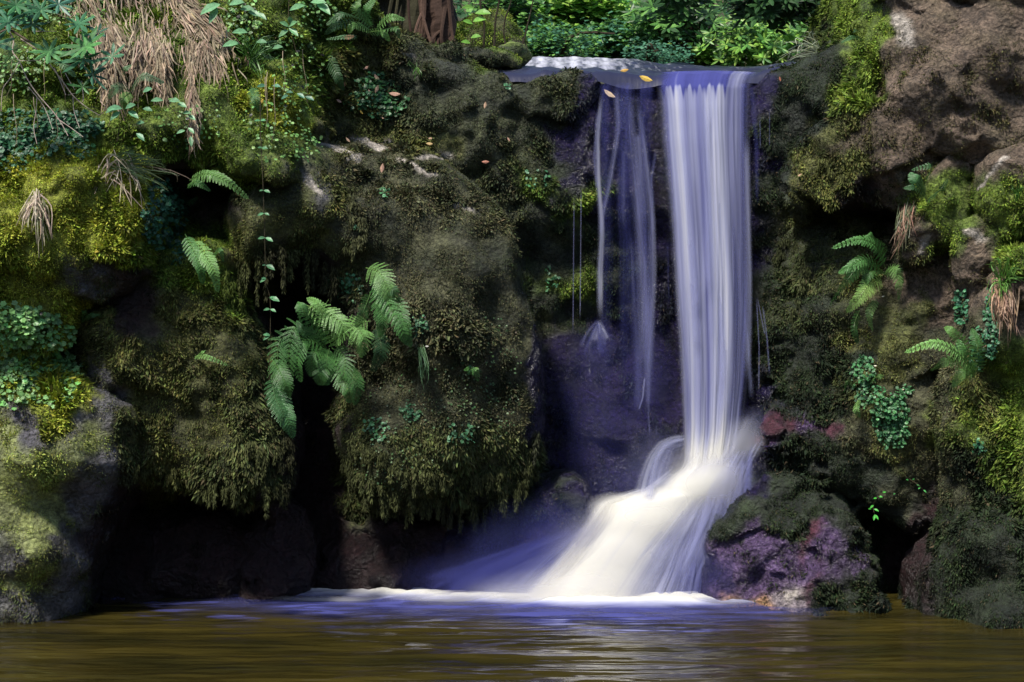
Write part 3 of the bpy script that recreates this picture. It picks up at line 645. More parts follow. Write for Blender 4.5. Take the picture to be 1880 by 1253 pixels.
def whiteM(u, v): return np.clip(.53 + .28 * np.exp(-((u - .62) / .13) ** 2) + .18 * np.exp(-((u - .18) / .14) ** 2) + .08 * np.sin(u * 40) - .12 - .5 * smst(.26, .20, v + .02 * np.sin(u * 60) + .012 * np.sin(u * 131)) * (u < .74) * smst(.75, .70, u) + .55 * smst(.78, .98, v), 0, 1)
wf = Water(); wf.add(sheet(rowsM, nu=180, nv=220, dens=densM, white=whiteM, edge=.2, ends=(0, .05), bulge=.10, wob=.015, seed=1))
rows2 = [(a, b + 8, c, d - 6, e + .07, f + .07) for a, b, c, d, e, f in rowsM]
wf.add(sheet(rows2, nu=140, nv=180, dens=lambda u, v: .55 + 0 * u, white=lambda u, v: .18 + .6 * smst(.8, 1, v), edge=.08, ends=(0, .05), bulge=.05, wob=.03, seed=2))
for i in range(9):                              # separate bright strands on the face of the fall
    u0 = rng.uniform(.04, .96); u1 = np.clip(u0 + rng.normal() * .05, .05, .95); s0 = rng.uniform(0, .45); s1 = rng.uniform(.5, 1)
    pts = []
    for s in np.linspace(s0, s1, 8):
        y = 160 + s * 720; l = np.interp(y, [r[0] for r in rowsM], [r[1] for r in rowsM]); rr = np.interp(y, [r[0] for r in rowsM], [r[3] for r in rowsM]); u = u0 + (u1 - u0) * (s - s0) / (s1 - s0)
        pts.append((l + (rr - l) * u, y))
    wf.add(ribbon(pts, rng.uniform(12, 26), rng.uniform(18, 34), 12.46 - .1 * s0, 12.30, rng.uniform(.25, .45), rng.uniform(.45, .62), seed=i))
wf.build('waterfall', M_FALL, kind='structure', label='tall silky main waterfall dropping from the lip into the cascade', cat='waterfall')

# thin veils left and right of the main fall
vl = Water()
vl.add(sheet(R4((150,1100,1205,12.70),(170,1098,1204,12.64),(250,1096,1200,12.62),(350,1097,1203,12.64),(450,1100,1204,12.68),(560,1098,1204,12.7),(680,1100,1205,12.7),(800,1100,1210,12.7)), dens=lambda u, v: .20 + .1 * np.sin(u * 17) - .12 * v, white=.12, edge=.1, ends=(.08, .3), seed=11))
for pts, a, b, dn, w in [([(1106,165),(1097,250),(1098,330),(1105,420),(1101,500),(1101,592)], 8, 10, .62, .62), ([(1130,155),(1136,230),(1122,320),(1104,400),(1102,440)], 12, 8, .45, .4),
        ([(1154,160),(1158,250),(1168,350),(1180,450),(1187,560),(1184,700)], 16, 26, .52, .38), ([(1142,165),(1143,300),(1141,420)], 14, 12, .34, .25), ([(1168,165),(1184,280),(1196,390),(1198,500),(1192,620),(1185,740)], 10, 14, .6, .5),
        ([(1170,240),(1174,300),(1180,420)], 14, 22, .52, .5), ([(1205,270),(1196,330),(1199,440)], 6, 6, .38, .3), ([(1097,200),(1092,290),(1097,350)], 6, 6, .35, .3), ([(1190,540),(1194,640),(1190,760)], 18, 12, .4, .35),
        ([(1160,420),(1166,560),(1172,700),(1170,760)], 16, 20, .36, .25), ([(1184,690),(1180,730),(1172,755)], 5, 5, .5, .45), ([(1193,700),(1190,760),(1193,800)], 4, 4, .4, .4),
        ([(1380,150),(1388,260),(1390,380)], 10, 8, .25, .1), ([(1362,540),(1374,640),(1380,735)], 6, 8, .6, .55), ([(1389,545),(1394,640),(1393,725)], 4, 5, .45, .4), ([(1400,560),(1408,620),(1413,690)], 4, 5, .42, .4), ([(1390,545),(1401,600),(1404,615)], 3, 3, .4, .4),
        ([(1395,210),(1396,275)], 3, 3, .3, .3), ([(1413,200),(1413,270)], 3, 3, .3, .3), ([(1067,345),(1066,480),(1065,590)], 3, 3, .5, .45), ([(1054,360),(1053,480),(1052,620)], 3, 3, .42, .35), ([(1205,780),(1205,800)], 3, 3, .4, .4), ([(1226,440),(1228,560)], 5, 5, .3, .2)]:
    p = np.array(pts, float); ml = depth(p[:, 0], p[:, 1]); Yv = float(np.min(ml)) - .05
    vl.add(ribbon(pts, a * (1.5 if a > 5 else 1.1), b * (1.6 if b > 5 else 1.1), Yv, Yv, dn, w, seed=len(vl.p)))
for i in range(26):                              # where the thin strand strikes the wall and bursts
    a = rng.normal() * .45; l = rng.uniform(18, 75); x0, y0 = 1099 + rng.normal() * 3, 592 + rng.normal() * 5
    pts = [(x0, y0), (x0 + math.sin(a) * l * .45, y0 + l * .3), (x0 + math.sin(a) * l * .8, y0 + l * .65), (x0 + math.sin(a) * l, y0 + l)]
    vl.add(ribbon(pts, 5, rng.uniform(8, 20), 12.66, 12.66, rng.uniform(.25, .5) * (1 - l / 130), .9 - l / 90, seed=i + 70, nv=20, nu=10))
vl.build('waterfall_veil', M_FALL, kind='structure', label='thin blue strands of water left and right of the main fall', cat='waterfall')

# the cascade: thick white flow, then the thin fan of threads on its right and the blue spray on its left
cs = Water()
rowsC = [(790,1255,780,1352,12.36,12.34),(862,1228,845,1362,12.32,12.3),(896,1180,872,1366,12.28,12.27),(912,1125,895,1355,12.24,12.25),(925,1085,915,1338,12.2,12.23),(965,1066,945,1312,12.15,12.2),(1015,1030,995,1272,12.1,12.14),(1065,990,1058,1236,12.03,12.05),(1120,935,1120,1206,11.96,11.96)]
cs.add(sheet(rowsC, nu=170, nv=200, dens=lambda u, v: 1.05 - (.25 + .4 * smst(.3, .8, v)) * smst(.42, 1, u) - .3 * smst(.3, 0, u) * smst(.4, 1, v), white=lambda u, v: .98 - .45 * smst(.5, 1, u) * smst(.3, .8, v) - .25 * smst(.3, 0, u) * smst(.5, 1, v), edge=.3, ends=(.28, .03), bulge=.12, wob=.0, seed=21))
cs.add(sheet([(a, b - 14, c, d + 10, e + .04, f + .04) for a, b, c, d, e, f in rowsC], nu=120, nv=160, dens=.62, white=.7, edge=.2, ends=(.3, .03), bulge=.08, wob=.0, seed=22))
cs.add(sheet([(858,1262,790,1420,12.3,12.42),(905,1235,845,1392,12.26,12.34),(950,1228,900,1372,12.2,12.28),(1000,1212,960,1352,12.14,12.2),(1060,1185,1040,1342,12.04,12.1),(1110,1150,1112,1345,11.97,11.97)], nu=160, nv=160, dens=lambda u, v: .58 - .2 * u * v, white=lambda u, v: .5 - .3 * smst(.2, .7, v) * u, edge=.16, ends=(.1, .04), bulge=.08, wob=.04, seed=23))
cs.add(sheet([(765,1340,748,1400,12.4,12.5),(795,1335,768,1392,12.36,12.46),(830,1320,800,1372,12.32,12.4),(870,1300,840,1360,12.28,12.34),(910,1270,890,1345,12.24,12.3)], nu=60, nv=80, dens=.6, white=.7, edge=.45, ends=(.5, .4), wob=0, seed=24))
for i in range(110):                             # threads of the fan
    t = rng.uniform(.3, 1); sx, sy = 1245 + 140 * t ** .8, 925 - 95 * t + rng.normal() * 12
    exx = 1110 + (1350 - 1110) * t + rng.normal() * 16; ey = rng.uniform(1020, 1112); k = rng.uniform(.1, .4)
    mx_, my_ = sx + (exx - sx) * k * 1.1, sy + (ey - sy) * k * .7
    pts = [(sx, sy), (mx_, my_), ((mx_ + exx) / 2 + (8 if t > .5 else 2), (my_ + ey) / 2), (exx, ey)]
    cs.add(ribbon(pts, rng.uniform(4, 9), rng.uniform(9, 24), 12.26, 11.98, rng.uniform(.12, .36) * (1.15 - .5 * t), .75 - .42 * t, seed=i, nv=30, nu=8))
for i in range(170):                             # spray thrown out to the left
    t = rng.random() ** 1.3; sx, sy = 1112 - 30 * t, 960 + 12 * t + rng.normal() * 10
    exx = 1030 - 250 * t + rng.normal() * 15; ey = 1100 - 40 * t * rng.random()
    s = rng.uniform(0, .35); sx, sy = sx + (exx - sx) * s, sy + (ey - sy) * s
    pts = [(sx, sy), (sx * .65 + exx * .35, sy * .68 + ey * .32 - 3), (sx * .3 + exx * .7, sy * .33 + ey * .67 - 2), (exx, ey)]
    cs.add(ribbon(pts, rng.uniform(6, 14), rng.uniform(14, 34), 12.16, 12.02, rng.uniform(.2, .5) * (1.1 - .5 * t), .85 - .95 * t, seed=i + 300, nv=30, nu=8))
for pts, a, b, dn, w in [([(1262,803),(1238,807),(1216,818),(1200,842),(1188,880),(1178,925)], 16, 50, .42, .6), ([(1262,806),(1225,815),(1205,845),(1196,900),(1190,925)], 14, 40, .35, .55), ([(1262,812),(1230,820),(1215,860),(1210,900)], 24, 60, .30, .5),
        ([(1110,940),(1080,990),(1050,1040),(1015,1095)], 40, 90, .5, .7), ([(1350,1110),(1300,1085),(1200,1080)], 20, 30, .2, .3)]:
    cs.add(ribbon(pts, a, b, 12.26, 12.1, dn, w, seed=len(cs.p), nu=24))
for i in range(60):                              # soft bands along the thick flow
    u = rng.uniform(.06, .8); ya = rng.uniform(0, .3); rc = np.array(rowsC)[2:]; k = np.linspace(ya * 6, 6, 8); ii = np.minimum(k.astype(int), 5); f = k - ii
    row = rc[ii] * (1 - f)[:, None] + rc[ii + 1] * f[:, None]; u2 = u + rng.normal() * .03
    pts = [(r[1] + (r[3] - r[1]) * (u + (u2 - u) * n / 7), r[0]) for n, r in enumerate(row)]
    cs.add(ribbon(pts, rng.uniform(10, 22), rng.uniform(18, 40), 12.24, 11.92, rng.uniform(.2, .5), 1.05 - .5 * u, seed=i + 500, nv=40, nu=10))
cs.build('cascade', M_FALL, kind='structure', label='white cascade fanning over the ledge into the pool', cat='waterfall')

# mist round the foot and the struck wall; white puffs paint the cascade's glow
ms = Water()
def puff(cx, cy, rx, ry, Y, dn, w, seed):
    r = [(cy - ry + 2 * ry * t, cx - rx, cy - ry + 2 * ry * t, cx + rx, Y, Y) for t in np.linspace(0, 1, 8)]
    ms.add(sheet(r, nu=70, nv=70, dens=lambda u, v: dn * np.clip(1 - ((2 * u - 1) ** 2 + (2 * v - 1) ** 2), 0, 1) ** 1.5, white=w, edge=.01, ends=(.01, .01), bulge=.12, wob=0, seed=seed))
for a in [(1290,885,80,50,12.2,.22,1.0,61),(1362,805,50,45,12.28,.45,.8,70),(1190,945,130,50,12.1,.35,1.0,62),(1110,1010,100,80,12.0,.3,1.0,63),(1070,1070,130,50,11.93,.45,1.0,64),(1125,930,50,30,12.2,.6,1.0,65),(960,1090,120,30,11.96,.5,.9,66),(1060,1085,240,50,11.9,.35,.8,67),(940,1030,200,90,12.12,.3,.0,71),(1050,980,110,90,12.15,.3,.1,72),(1098,650,60,70,12.66,.15,.15,42),(1090,730,130,130,12.66,.06,.0,43),(640,1098,170,9,12.12,.5,.8,81),(860,1098,170,15,12.02,.5,.95,82),(1060,1100,200,20,11.9,.5,1.0,83),(1290,1106,130,13,11.88,.5,.9,84),(1190,700,60,130,12.62,.16,.1,44),(1220,850,90,80,12.4,.26,.4,45),(1150,900,90,70,12.3,.22,.3,46),(1300,880,100,70,12.2,.35,.9,47),
          (1000,1010,170,110,12.1,.2,.0,48),(1150,1020,170,110,11.98,.25,.8,49),(900,1060,200,60,12.05,.16,.1,50),(1330,1000,80,110,12.05,.2,.15,51),(1390,790,60,50,12.4,.25,.4,52),(1300,1060,120,60,11.96,.25,.2,53),(1110,830,110,120,12.6,.14,.0,54),(1360,900,60,80,12.2,.2,.2,55)]: puff(*a)
ms.build('mist', M_MIST, kind='stuff', label='bluish spray mist and painted white glow around the foot of the falls', cat='mist')

# pool
def pool_material():
    m, nt, N, L, out = nodes('pool_water')
    geo = N('ShaderNodeNewGeometry')
    mp = N('ShaderNodeMapping'); mp.inputs['Scale'].default_value = (.8, 4.2, 1); L(geo.outputs['Position'], mp.inputs[0])
    n1 = N('ShaderNodeTexNoise', I_Scale=1.1, I_Detail=2.5, I_Roughness=.5); L(mp.outputs[0], n1.inputs['Vector'])
    mp2 = N('ShaderNodeMapping'); mp2.inputs['Scale'].default_value = (1.0, 3.0, 1); L(geo.outputs['Position'], mp2.inputs[0])
    n3 = N('ShaderNodeTexNoise', I_Scale=.8, I_Detail=3.0); L(mp2.outputs[0], n3.inputs['Vector'])
    cr = N('ShaderNodeMix', data_type='RGBA'); cr.inputs[6].default_value = (.016, .014, .004, 1); cr.inputs[7].default_value = (.036, .028, .006, 1)
    mr = N('ShaderNodeMapRange', i1=.35, i2=.65); L(n3.outputs[0], mr.inputs[0]); L(mr.outputs[0], cr.inputs[0])
    bs = N('ShaderNodeBsdfPrincipled', I_Roughness=.10, I_IOR=1.33); L(cr.outputs[2], bs.inputs['Base Color'])
    bp = N('ShaderNodeBump', I_Strength=.9, I_Distance=.11); L(n1.outputs[0], bp.inputs['Height']); L(bp.outputs[0], bs.inputs['Normal'])
    L(bs.outputs[0], out.inputs[0]); return m
nx, ny = 260, 300
xs = np.linspace(-9, 9, nx); ys = np.concatenate([np.linspace(-30, 8, 30), np.linspace(8.1, 13.2, ny - 30)])
X, Y = np.meshgrid(xs, ys); Z = .016 * fbm(np.stack([X * 1.1, Y * 3.6, 0 * X], -1).reshape(-1, 3), 3).reshape(X.shape) * (1 + 1.6 * smst(11, 12, Y))
idx = np.arange(nx * len(ys)).reshape(len(ys), nx)
GF = np.stack([idx[:-1, :-1], idx[:-1, 1:], idx[1:, 1:], idx[1:, :-1]], -1).reshape(-1, 4)
tag(mk('water', np.stack([X, Y, Z], -1).reshape(-1, 3), GF, pool_material(), smooth=True), kind='structure')

# foam on the pool, with painted reflections in the same sheet
nx, ny = 420, 150
xs = np.linspace(-3.9, 3.2, nx); ys = np.linspace(10.6, 12.55, ny); X, Y = np.meshgrid(xs, ys)
px = CX + X / Y * FPX
ctr = .05 * perlin(np.stack([X * 2.3, 0 * X, 0 * X], -1).reshape(-1, 3)).reshape(X.shape) + np.interp(px, [400, 560, 800, 1000, 1150, 1300, 1400, 1460], [12.28, 12.2, 12.08, 11.95, 11.86, 11.86, 11.9, 11.95])
wid = np.interp(px, [400, 520, 700, 900, 1100, 1300, 1400, 1460], [.02, .06, .08, .14, .2, .12, .06, .02]); amp = np.interp(px, [330, 480, 560, 700, 900, 1150, 1300, 1400, 1480], [.05, .5, .55, .8, 1.1, 1.25, .85, .5, 0])
nzv = fbm(np.stack([X * 1.8, Y * 6, 0 * X], -1).reshape(-1, 3), 4).reshape(X.shape)
core = (1 + .7 * nzv) * np.exp(-np.clip((ctr - Y) / (wid * 1.2), -9, 9) ** 2 * (Y < ctr)) * amp * np.where(Y > ctr, np.exp(-((Y - ctr) / .35) ** 2), 1)
blue = .8 * np.exp(-((Y - (ctr - .38)) / .30) ** 2) * smst(250, 650, px) * smst(1560, 1300, px)  # dark blue band: water reflection and tint painted in front of the foam
lines = .45 * smst(.22, .5, nzv) * smst(10.9, 11.4, Y) * smst(60, 160, px) * smst(1500, 1200, px) * (Y < ctr)
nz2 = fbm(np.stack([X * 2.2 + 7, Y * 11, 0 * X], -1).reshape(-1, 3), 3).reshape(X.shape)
refl_streaks = 1.0 * smst(.0, .5, nz2) * smst(880, 1080, px) * smst(1430, 1200, px) * smst(11.6, 11.0, Y)  # the fall's reflection in the pool, painted as pale streaks
dn = np.clip(core + blue * (.8 + .8 * nzv) + lines + refl_streaks, 0, 1.3)
dn *= smst(0, .06, (X - xs[0]) / (xs[-1] - xs[0])) * smst(0, .04, (Y - ys[0]) / (ys[-1] - ys[0]))
whi = np.clip(1.1 * core + .3 * lines + .4 * refl_streaks - .1 * blue, 0, 1)
Z = .03 + .06 * np.clip(core, 0, 1) * (1 + .5 * nzv)
idx = np.arange(nx * ny).reshape(ny, nx); GF = np.stack([idx[:-1, :-1], idx[:-1, 1:], idx[1:, 1:], idx[1:, :-1]], -1).reshape(-1, 4)
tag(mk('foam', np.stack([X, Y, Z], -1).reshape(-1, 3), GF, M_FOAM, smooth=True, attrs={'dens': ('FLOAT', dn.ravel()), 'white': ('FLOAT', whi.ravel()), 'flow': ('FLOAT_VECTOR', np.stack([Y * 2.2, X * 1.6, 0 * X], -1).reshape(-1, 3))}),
    'white foam spreading over the pool, with painted bluish reflections of the fall', 'foam', kind='stuff')

# the stream above the lip, and its bed and banks behind
def stream_material():
    m, nt, N, L, out = nodes('stream_water')
    de = N('ShaderNodeAttribute', attribute_name='dens'); geo = N('ShaderNodeNewGeometry')
    mp = N('ShaderNodeMapping'); mp.inputs['Scale'].default_value = (9, .9, 3); L(geo.outputs['Position'], mp.inputs[0])
    n1 = N('ShaderNodeTexNoise', I_Scale=2.6, I_Detail=5.0); L(mp.outputs[0], n1.inputs['Vector'])
    ad = N('ShaderNodeMath', operation='MULTIPLY_ADD', i1=1.8, i2=-.95); L(n1.outputs[0], ad.inputs[0])
    a2 = N('ShaderNodeMath', operation='ADD', use_clamp=True); L(ad.outputs[0], a2.inputs[0]); L(de.outputs['Fac'], a2.inputs[1])
    cm = N('ShaderNodeMix', data_type='RGBA'); cm.inputs[6].default_value = (.02, .022, .05, 1); cm.inputs[7].default_value = (.52, .52, .60, 1); L(a2.outputs[0], cm.inputs[0])
    bs = N('ShaderNodeBsdfPrincipled', I_Roughness=.34, I_IOR=1.33); L(cm.outputs[2], bs.inputs['Base Color'])
    bp = N('ShaderNodeBump', I_Strength=.12, I_Distance=.03); L(n1.outputs[0], bp.inputs['Height']); L(bp.outputs[0], bs.inputs['Normal'])
    L(bs.outputs[0], out.inputs[0]); return m
nu, nv = 160, 90; u = np.linspace(860, 1470, nu); v = np.linspace(0, 1, nv); U, Vv = np.meshgrid(u, v)
Yy = 12.80 + Vv ** 1.3 * 2.4
lipy = np.interp(U, [860, 900, 1000, 1100, 1200, 1240, 1380, 1440, 1470], [140, 138, 131, 133, 142, 138, 136, 126, 122])
fary = np.interp(U, [860, 900, 960, 1050, 1150, 1220, 1300, 1400, 1470], [132, 118, 108, 105, 108, 116, 122, 121, 112])
PYY = lipy + (fary - lipy) * smst(0, 1, Vv * .8 + .1) ; P = W(U, PYY, Yy)
P[..., 2] += .03 * fbm(np.stack([P[..., 0] * 4, P[..., 1] * 2.5, 0 * U], -1).reshape(-1, 3), 3).reshape(U.shape)
dn = (.75 + .35 * np.sin(U * .35 + 3 * Vv) * smst(1000, 960, U) * 0 + .25 * np.sin(U * .21)) * smst(872, 900, U) * smst(1230, 1060, U) * smst(.05, .35, Vv) - .7 * smst(.34, .12, Vv) + .15 * smst(.8, 1, Vv) * (U < 1200) - .1
lq = .8 + .2 * np.sin(u * .045); lipz = [W(u, lipy[0] + q * lq, 12.80 - e) for q, e in ((26, .07), (15, .05), (7, .03))]; P = np.concatenate([np.stack(lipz), P]); dn = np.concatenate([np.tile(-.9 + 0 * u, (3, 1)), dn]); nv += 3
idx = np.arange(nu * nv).reshape(nv, nu); GF = np.stack([idx[:-1, :-1], idx[:-1, 1:], idx[1:, 1:], idx[1:, :-1]], -1).reshape(-1, 4)
tag(mk('stream', P.reshape(-1, 3), GF, stream_material(), smooth=True, attrs={'dens': ('FLOAT', dn.ravel())}), kind='structure')
tick('water')

nx, ny = 220, 160
xs = np.linspace(-9, 11, nx); ys = np.linspace(13.3, 42, ny); X, Y = np.meshgrid(xs, ys)
Z = 3.95 + .20 * (Y - 13.3) + 1.5 * smst(.4, -3.2, X) + 1.1 * smst(2.6, 5.5, X) + .22 * fbm(np.stack([X * .6, Y * .6, 0 * X], -1).reshape(-1, 3), 4).reshape(X.shape) + 9 * smst(27, 40, Y)
K = np.stack([.05 + 0 * X, .05 + 0 * X, .02 + 0 * X], -1).reshape(-1, 3) * np.random.default_rng(1).uniform(.6, 1.4, (nx * ny, 1))
idx = np.arange(nx * ny).reshape(ny, nx); GF = np.stack([idx[:-1, :-1], idx[:-1, 1:], idx[1:, 1:], idx[1:, :-1]], -1).reshape(-1, 4)
tag(mk('ground', np.stack([X, Y, Z], -1).reshape(-1, 3), GF, M_ROCK, smooth=True, attrs={'Col': ('FLOAT_COLOR', K), 'wet': ('FLOAT', np.zeros(nx * ny))}), kind='structure')

# unseen bank added behind the viewer to keep low sky light off the rocks
nx, ny = 90, 40
an = np.linspace(math.radians(-200), math.radians(20), nx); hh = np.linspace(0, 1, ny); A, H = np.meshgrid(an, hh)
rad = 13.5 + 2.5 * H + 1.2 * fbm(np.stack([A * 3, H * 3, 0 * A], -1).reshape(-1, 3), 3).reshape(A.shape)
V = np.stack([rad * np.cos(A) * 1.0, 3 + rad * np.sin(A), -.5 + 8.0 * H], -1).reshape(-1, 3)
idx = np.arange(nx * ny).reshape(ny, nx); GF = np.stack([idx[:-1, :-1], idx[1:, :-1], idx[1:, 1:], idx[:-1, 1:]], -1).reshape(-1, 4)
tag(mk('sky_blocker', V, GF, M_ROCK, smooth=True, attrs={'Col': ('FLOAT_COLOR', np.tile([.03, .045, .012], (len(V), 1))), 'wet': ('FLOAT', np.zeros(len(V)))}), kind='structure')

# ------------------------------------------------------------------ plants
class Org(Leaves):
    """leaves collected about an origin, built as a child of an empty there"""
    def build_at(s, name, mat, root):
        s.V = [v - np.array(root.location) for v in s.V]; return s.build(name, mat, root)
TUBE_N = 6
def tube(lv, pts, r0, r1, col, n=TUBE_N):
    pts = np.asarray(pts, float); tg = unit(np.gradient(pts, axis=0)); a = unit(np.cross(tg, [0.3, -.8, .2])); b = np.cross(tg, a)
    r = np.linspace(r0, r1, len(pts))[:, None]; th = np.arange(n) * 2 * np.pi / n
    V = pts[:, None] + (a[:, None] * np.cos(th)[None, :, None] + b[:, None] * np.sin(th)[None, :, None]) * r[:, None]
    i = np.arange(len(pts) - 1)[:, None] * n; j = np.arange(n)[None]; k = (j + 1) % n
    F = np.stack([i + j, i + k, i + n + k, i + n + j], -1).reshape(-1, 4)
    lv.F.setdefault(4, []).append(F + lv.n); lv.V.append(V.reshape(-1, 3)); lv.C.append(np.tile(col, (len(pts) * n, 1))); lv.n += len(pts) * n
def curve(pts, n=16):
    P = np.array(pts, float); t = np.linspace(0, len(P) - 1, n); out = []
    for s in t:
        i = min(int(s), len(P) - 2); f = s - i; p0 = P[max(i - 1, 0)]; p1 = P[i]; p2 = P[i + 1]; p3 = P[min(i + 2, len(P) - 1)]
        out.append(.5 * ((2 * p1) + (-p0 + p2) * f + (2 * p0 - 5 * p1 + 4 * p2 - p3) * f * f + (-p0 + 3 * p1 - 3 * p2 + p3) * f ** 3))
    return np.array(out)

FERN = np.array([.10, .26, .07]); FERN2 = np.array([.18, .36, .10]); FERN3 = np.array([.06, .16, .055])
def frond(root, pts, w, Yb, out=.16, col=FERN, npin=24):
    """pts in the picture, w = full width there, Yb = distance of the base"""
    pts = np.array(pts, float); n = len(pts); yo = Yb - out * np.sin(np.linspace(0, 2.4, n))
    P = W(pts[:, 0], pts[:, 1], yo); P = curve(P, 40); Wm = w / FPX * Yb
    lv = Org(); tube(lv, P, .0035, .001, col * .9 + np.array([.02, 0, 0]), 4)
    tg = unit(np.gradient(P, axis=0)); to = unit(np.array([rng.normal() * .35, -1, .45 + rng.normal() * .3])); sd = unit(np.cross(tg, to))
    npn = npin; s = np.linspace(.10, .985, npn); ii = s * 39; i0 = np.minimum(ii.astype(int), 38); f = (ii - i0)[:, None]
    B = P[i0] * (1 - f) + P[i0 + 1] * f; T = tg[i0]; S = sd[i0]; shape = np.minimum(1, .45 + 2.2 * s) * (1 - s) ** .62 * 1.25
    tint = rng.uniform(.62, 1.2)
    for sg in (-1, 1):
        Lp = .5 * Wm * np.clip(shape, .04, 1) * rng.uniform(.92, 1.05, npn)
        d = unit(S * sg + T * (.45 + .35 * s[:, None]) + rvec(npn) * .05 - np.array([0, 0, .1]))
        nrm = unit(np.cross(T, d) * sg)
        q = 10; sp_ = .9 * np.linalg.norm(P[-1] - P[0]) / npn
        for k in range(q):
            a = (k + .6) / q
            wl = ((1 - a) ** .6 * .60 + .06) * sp_ / Lp
            base = B + d * (Lp * a)[:, None] - np.array([0, 0, 1.]) * (Lp * .18 * a * a)[:, None]
            for sg2 in (-1, 1):
                ps = unit(np.cross(nrm, d)) * sg2
                dd = unit(ps + d * .75 + rvec(npn) * .06)
                lv.add(*DIAMOND, base, dd, d + 0 * dd, Lp * wl * 1.15 + .002, Lp * .085 + .0015, np.clip(col * tint * rng.uniform(.8, 1.2, (npn, 1)), 0, 1))
    return lv.build_at('frond', M_LEAF, root)
def fern(cx, cy, label, fronds, group=None, col=FERN, yoff=.0, Yfix=None):
    p, nrm = hit(cx, cy); p = p + np.array([0, -yoff, 0])
    if Yfix: p = W(cx, cy, Yfix)
    Yb = p[1]
    r = empty('fern', p, label, 'fern', group)
    for f in fronds:
        pts, w = f[0], f[1]; c = f[2] if len(f) > 2 else col
        Y = min(Yb, float(np.min(depth(np.array(pts)[:, 0], np.array(pts)[:, 1]))) + .02) if len(f) > 3 else Yb
        frond(r, pts, w, Y, out=.10 + .0012 * abs(pts[-1][0] - pts[0][0]) + .03 * rng.random(), col=c, npin=13 if w < 24 else 18)
    return r
fern(600, 640, 'large fern fanning many fronds from the dark hollow left of the central bulge', [
    ([(600,640),(560,575),(548,556)], 36), ([(610,640),(590,575),(622,600),(618,636)], 70, FERN2), ([(560,560),(600,575),(630,600),(620,632)], 56, FERN2), ([(590,620),(545,600),(530,650),(532,705)], 62, FERN * .9),
    ([(590,630),(520,620),(510,680),(520,735)], 52, FERN * .75), ([(600,640),(575,650),(572,690)], 50, FERN * .85), ([(605,640),(600,665),(600,706)], 52), ([(600,640),(580,615),(555,605),(545,590)], 30, FERN3),
    ([(610,640),(632,655),(632,690),(634,700)], 50), ([(620,650),(640,675),(655,705),(652,742)], 56, FERN * .95), ([(610,650),(625,690),(640,715),(640,738)], 44, FERN * .8), ([(620,640),(600,600),(585,560),(565,548)], 36, FERN2), ([(600,640),(560,625),(545,660),(552,700)], 54, FERN), ([(605,630),(640,600),(655,620),(662,655)], 60, FERN2), ([(600,650),(590,680),(588,706)], 44, FERN)], Yfix=11.72)
fern(690, 500, 'fern hanging down the left face of the central bulge, right of the large one', [
    ([(672,492),(695,500),(712,530),(722,568)], 58, FERN2), ([(690,520),(698,560),(702,590),(698,618)], 48), ([(700,540),(728,560),(742,595),(753,636)], 46), ([(680,540),(668,570),(655,600)], 40, FERN * .8),
    ([(680,590),(655,598),(668,620),(664,652)], 60, FERN2), ([(690,600),(700,640),(684,682)], 44, FERN3 * .7), ([(690,520),(720,530),(735,560)], 30, FERN3), ([(690,500),(705,540),(735,600),(748,632)], 44, FERN)], Yfix=11.6)
fern(500, 700, 'fern hanging low on the mossy edge under the climbing stem', [
    ([(500,660),(512,680),(524,705),(530,728)], 50), ([(502,700),(515,740),(528,770),(538,802)], 52, FERN3 * 1.3), ([(498,690),(505,730),(520,760),(524,790)], 46, FERN3)], Yfix=11.38)
fern(350, 325, 'fern arching right with one long frond over the dark hole at left', [
    ([(348,332),(380,320),(415,332),(455,364)], 34, FERN2 * 1.15), ([(345,340),(362,335),(385,350)], 20), ([(350,330),(375,318),(398,322)], 20, FERN2)], Yfix=11.2)
fern(345, 430, 'drooping fern pair below the blue-green leaf clump at left', [
    ([(340,430),(355,460),(368,490),(372,520)], 34), ([(352,440),(375,465),(392,495),(400,535)], 38, FERN2), ([(392,470),(404,458),(410,480)], 14)], Yfix=11.35)
fern(360, 655, 'tiny bright fern alone on the olive bulge', [([(358,655),(378,655),(416,670)], 14, FERN2), ([(362,655),(370,648),(376,644)], 9, FERN2)], yoff=.02)
fern(160, 580, 'small fern in the crack above the big left boulder', [([(150,592),(165,580),(182,578)], 14), ([(150,590),(155,575),(150,570)], 12), ([(140,600),(120,598),(108,612)], 14, FERN3)], yoff=.03)
fern(865, 680, 'tiny fern on the lower face of the central bulge', [([(855,682),(868,680),(878,700)], 18), ([(858,684),(862,676),(852,680)], 12), ([(868,678),(874,676),(880,692)], 12, FERN2)], yoff=.02)
fern(1622, 500, 'large fern on the right gorge wall with one yellowing frond tip', [
    ([(1625,492),(1608,452),(1575,440),(1530,455)], 34), ([(1625,480),(1600,436),(1590,432)], 26, FERN * .8), ([(1625,470),(1615,452),(1600,440),(1625,450)], 24), ([(1622,500),(1585,485),(1555,515),(1525,558)], 36, FERN * .95),
    ([(1620,498),(1590,475),(1560,490),(1540,500)], 34, FERN), ([(1620,508),(1598,520),(1578,545),(1556,572)], 42, FERN2 + np.array([.05, .03, 0])), ([(1625,505),(1640,490),(1650,520),(1650,550)], 34, FERN2), ([(1625,505),(1645,495),(1657,520)], 30, FERN2),
    ([(1610,550),(1596,575),(1602,606)], 20, FERN2 * .8), ([(1578,570),(1568,600),(1575,630)], 22, FERN * .6), ([(1620,500),(1598,500),(1580,530)], 36, FERN * .7)], yoff=.1)
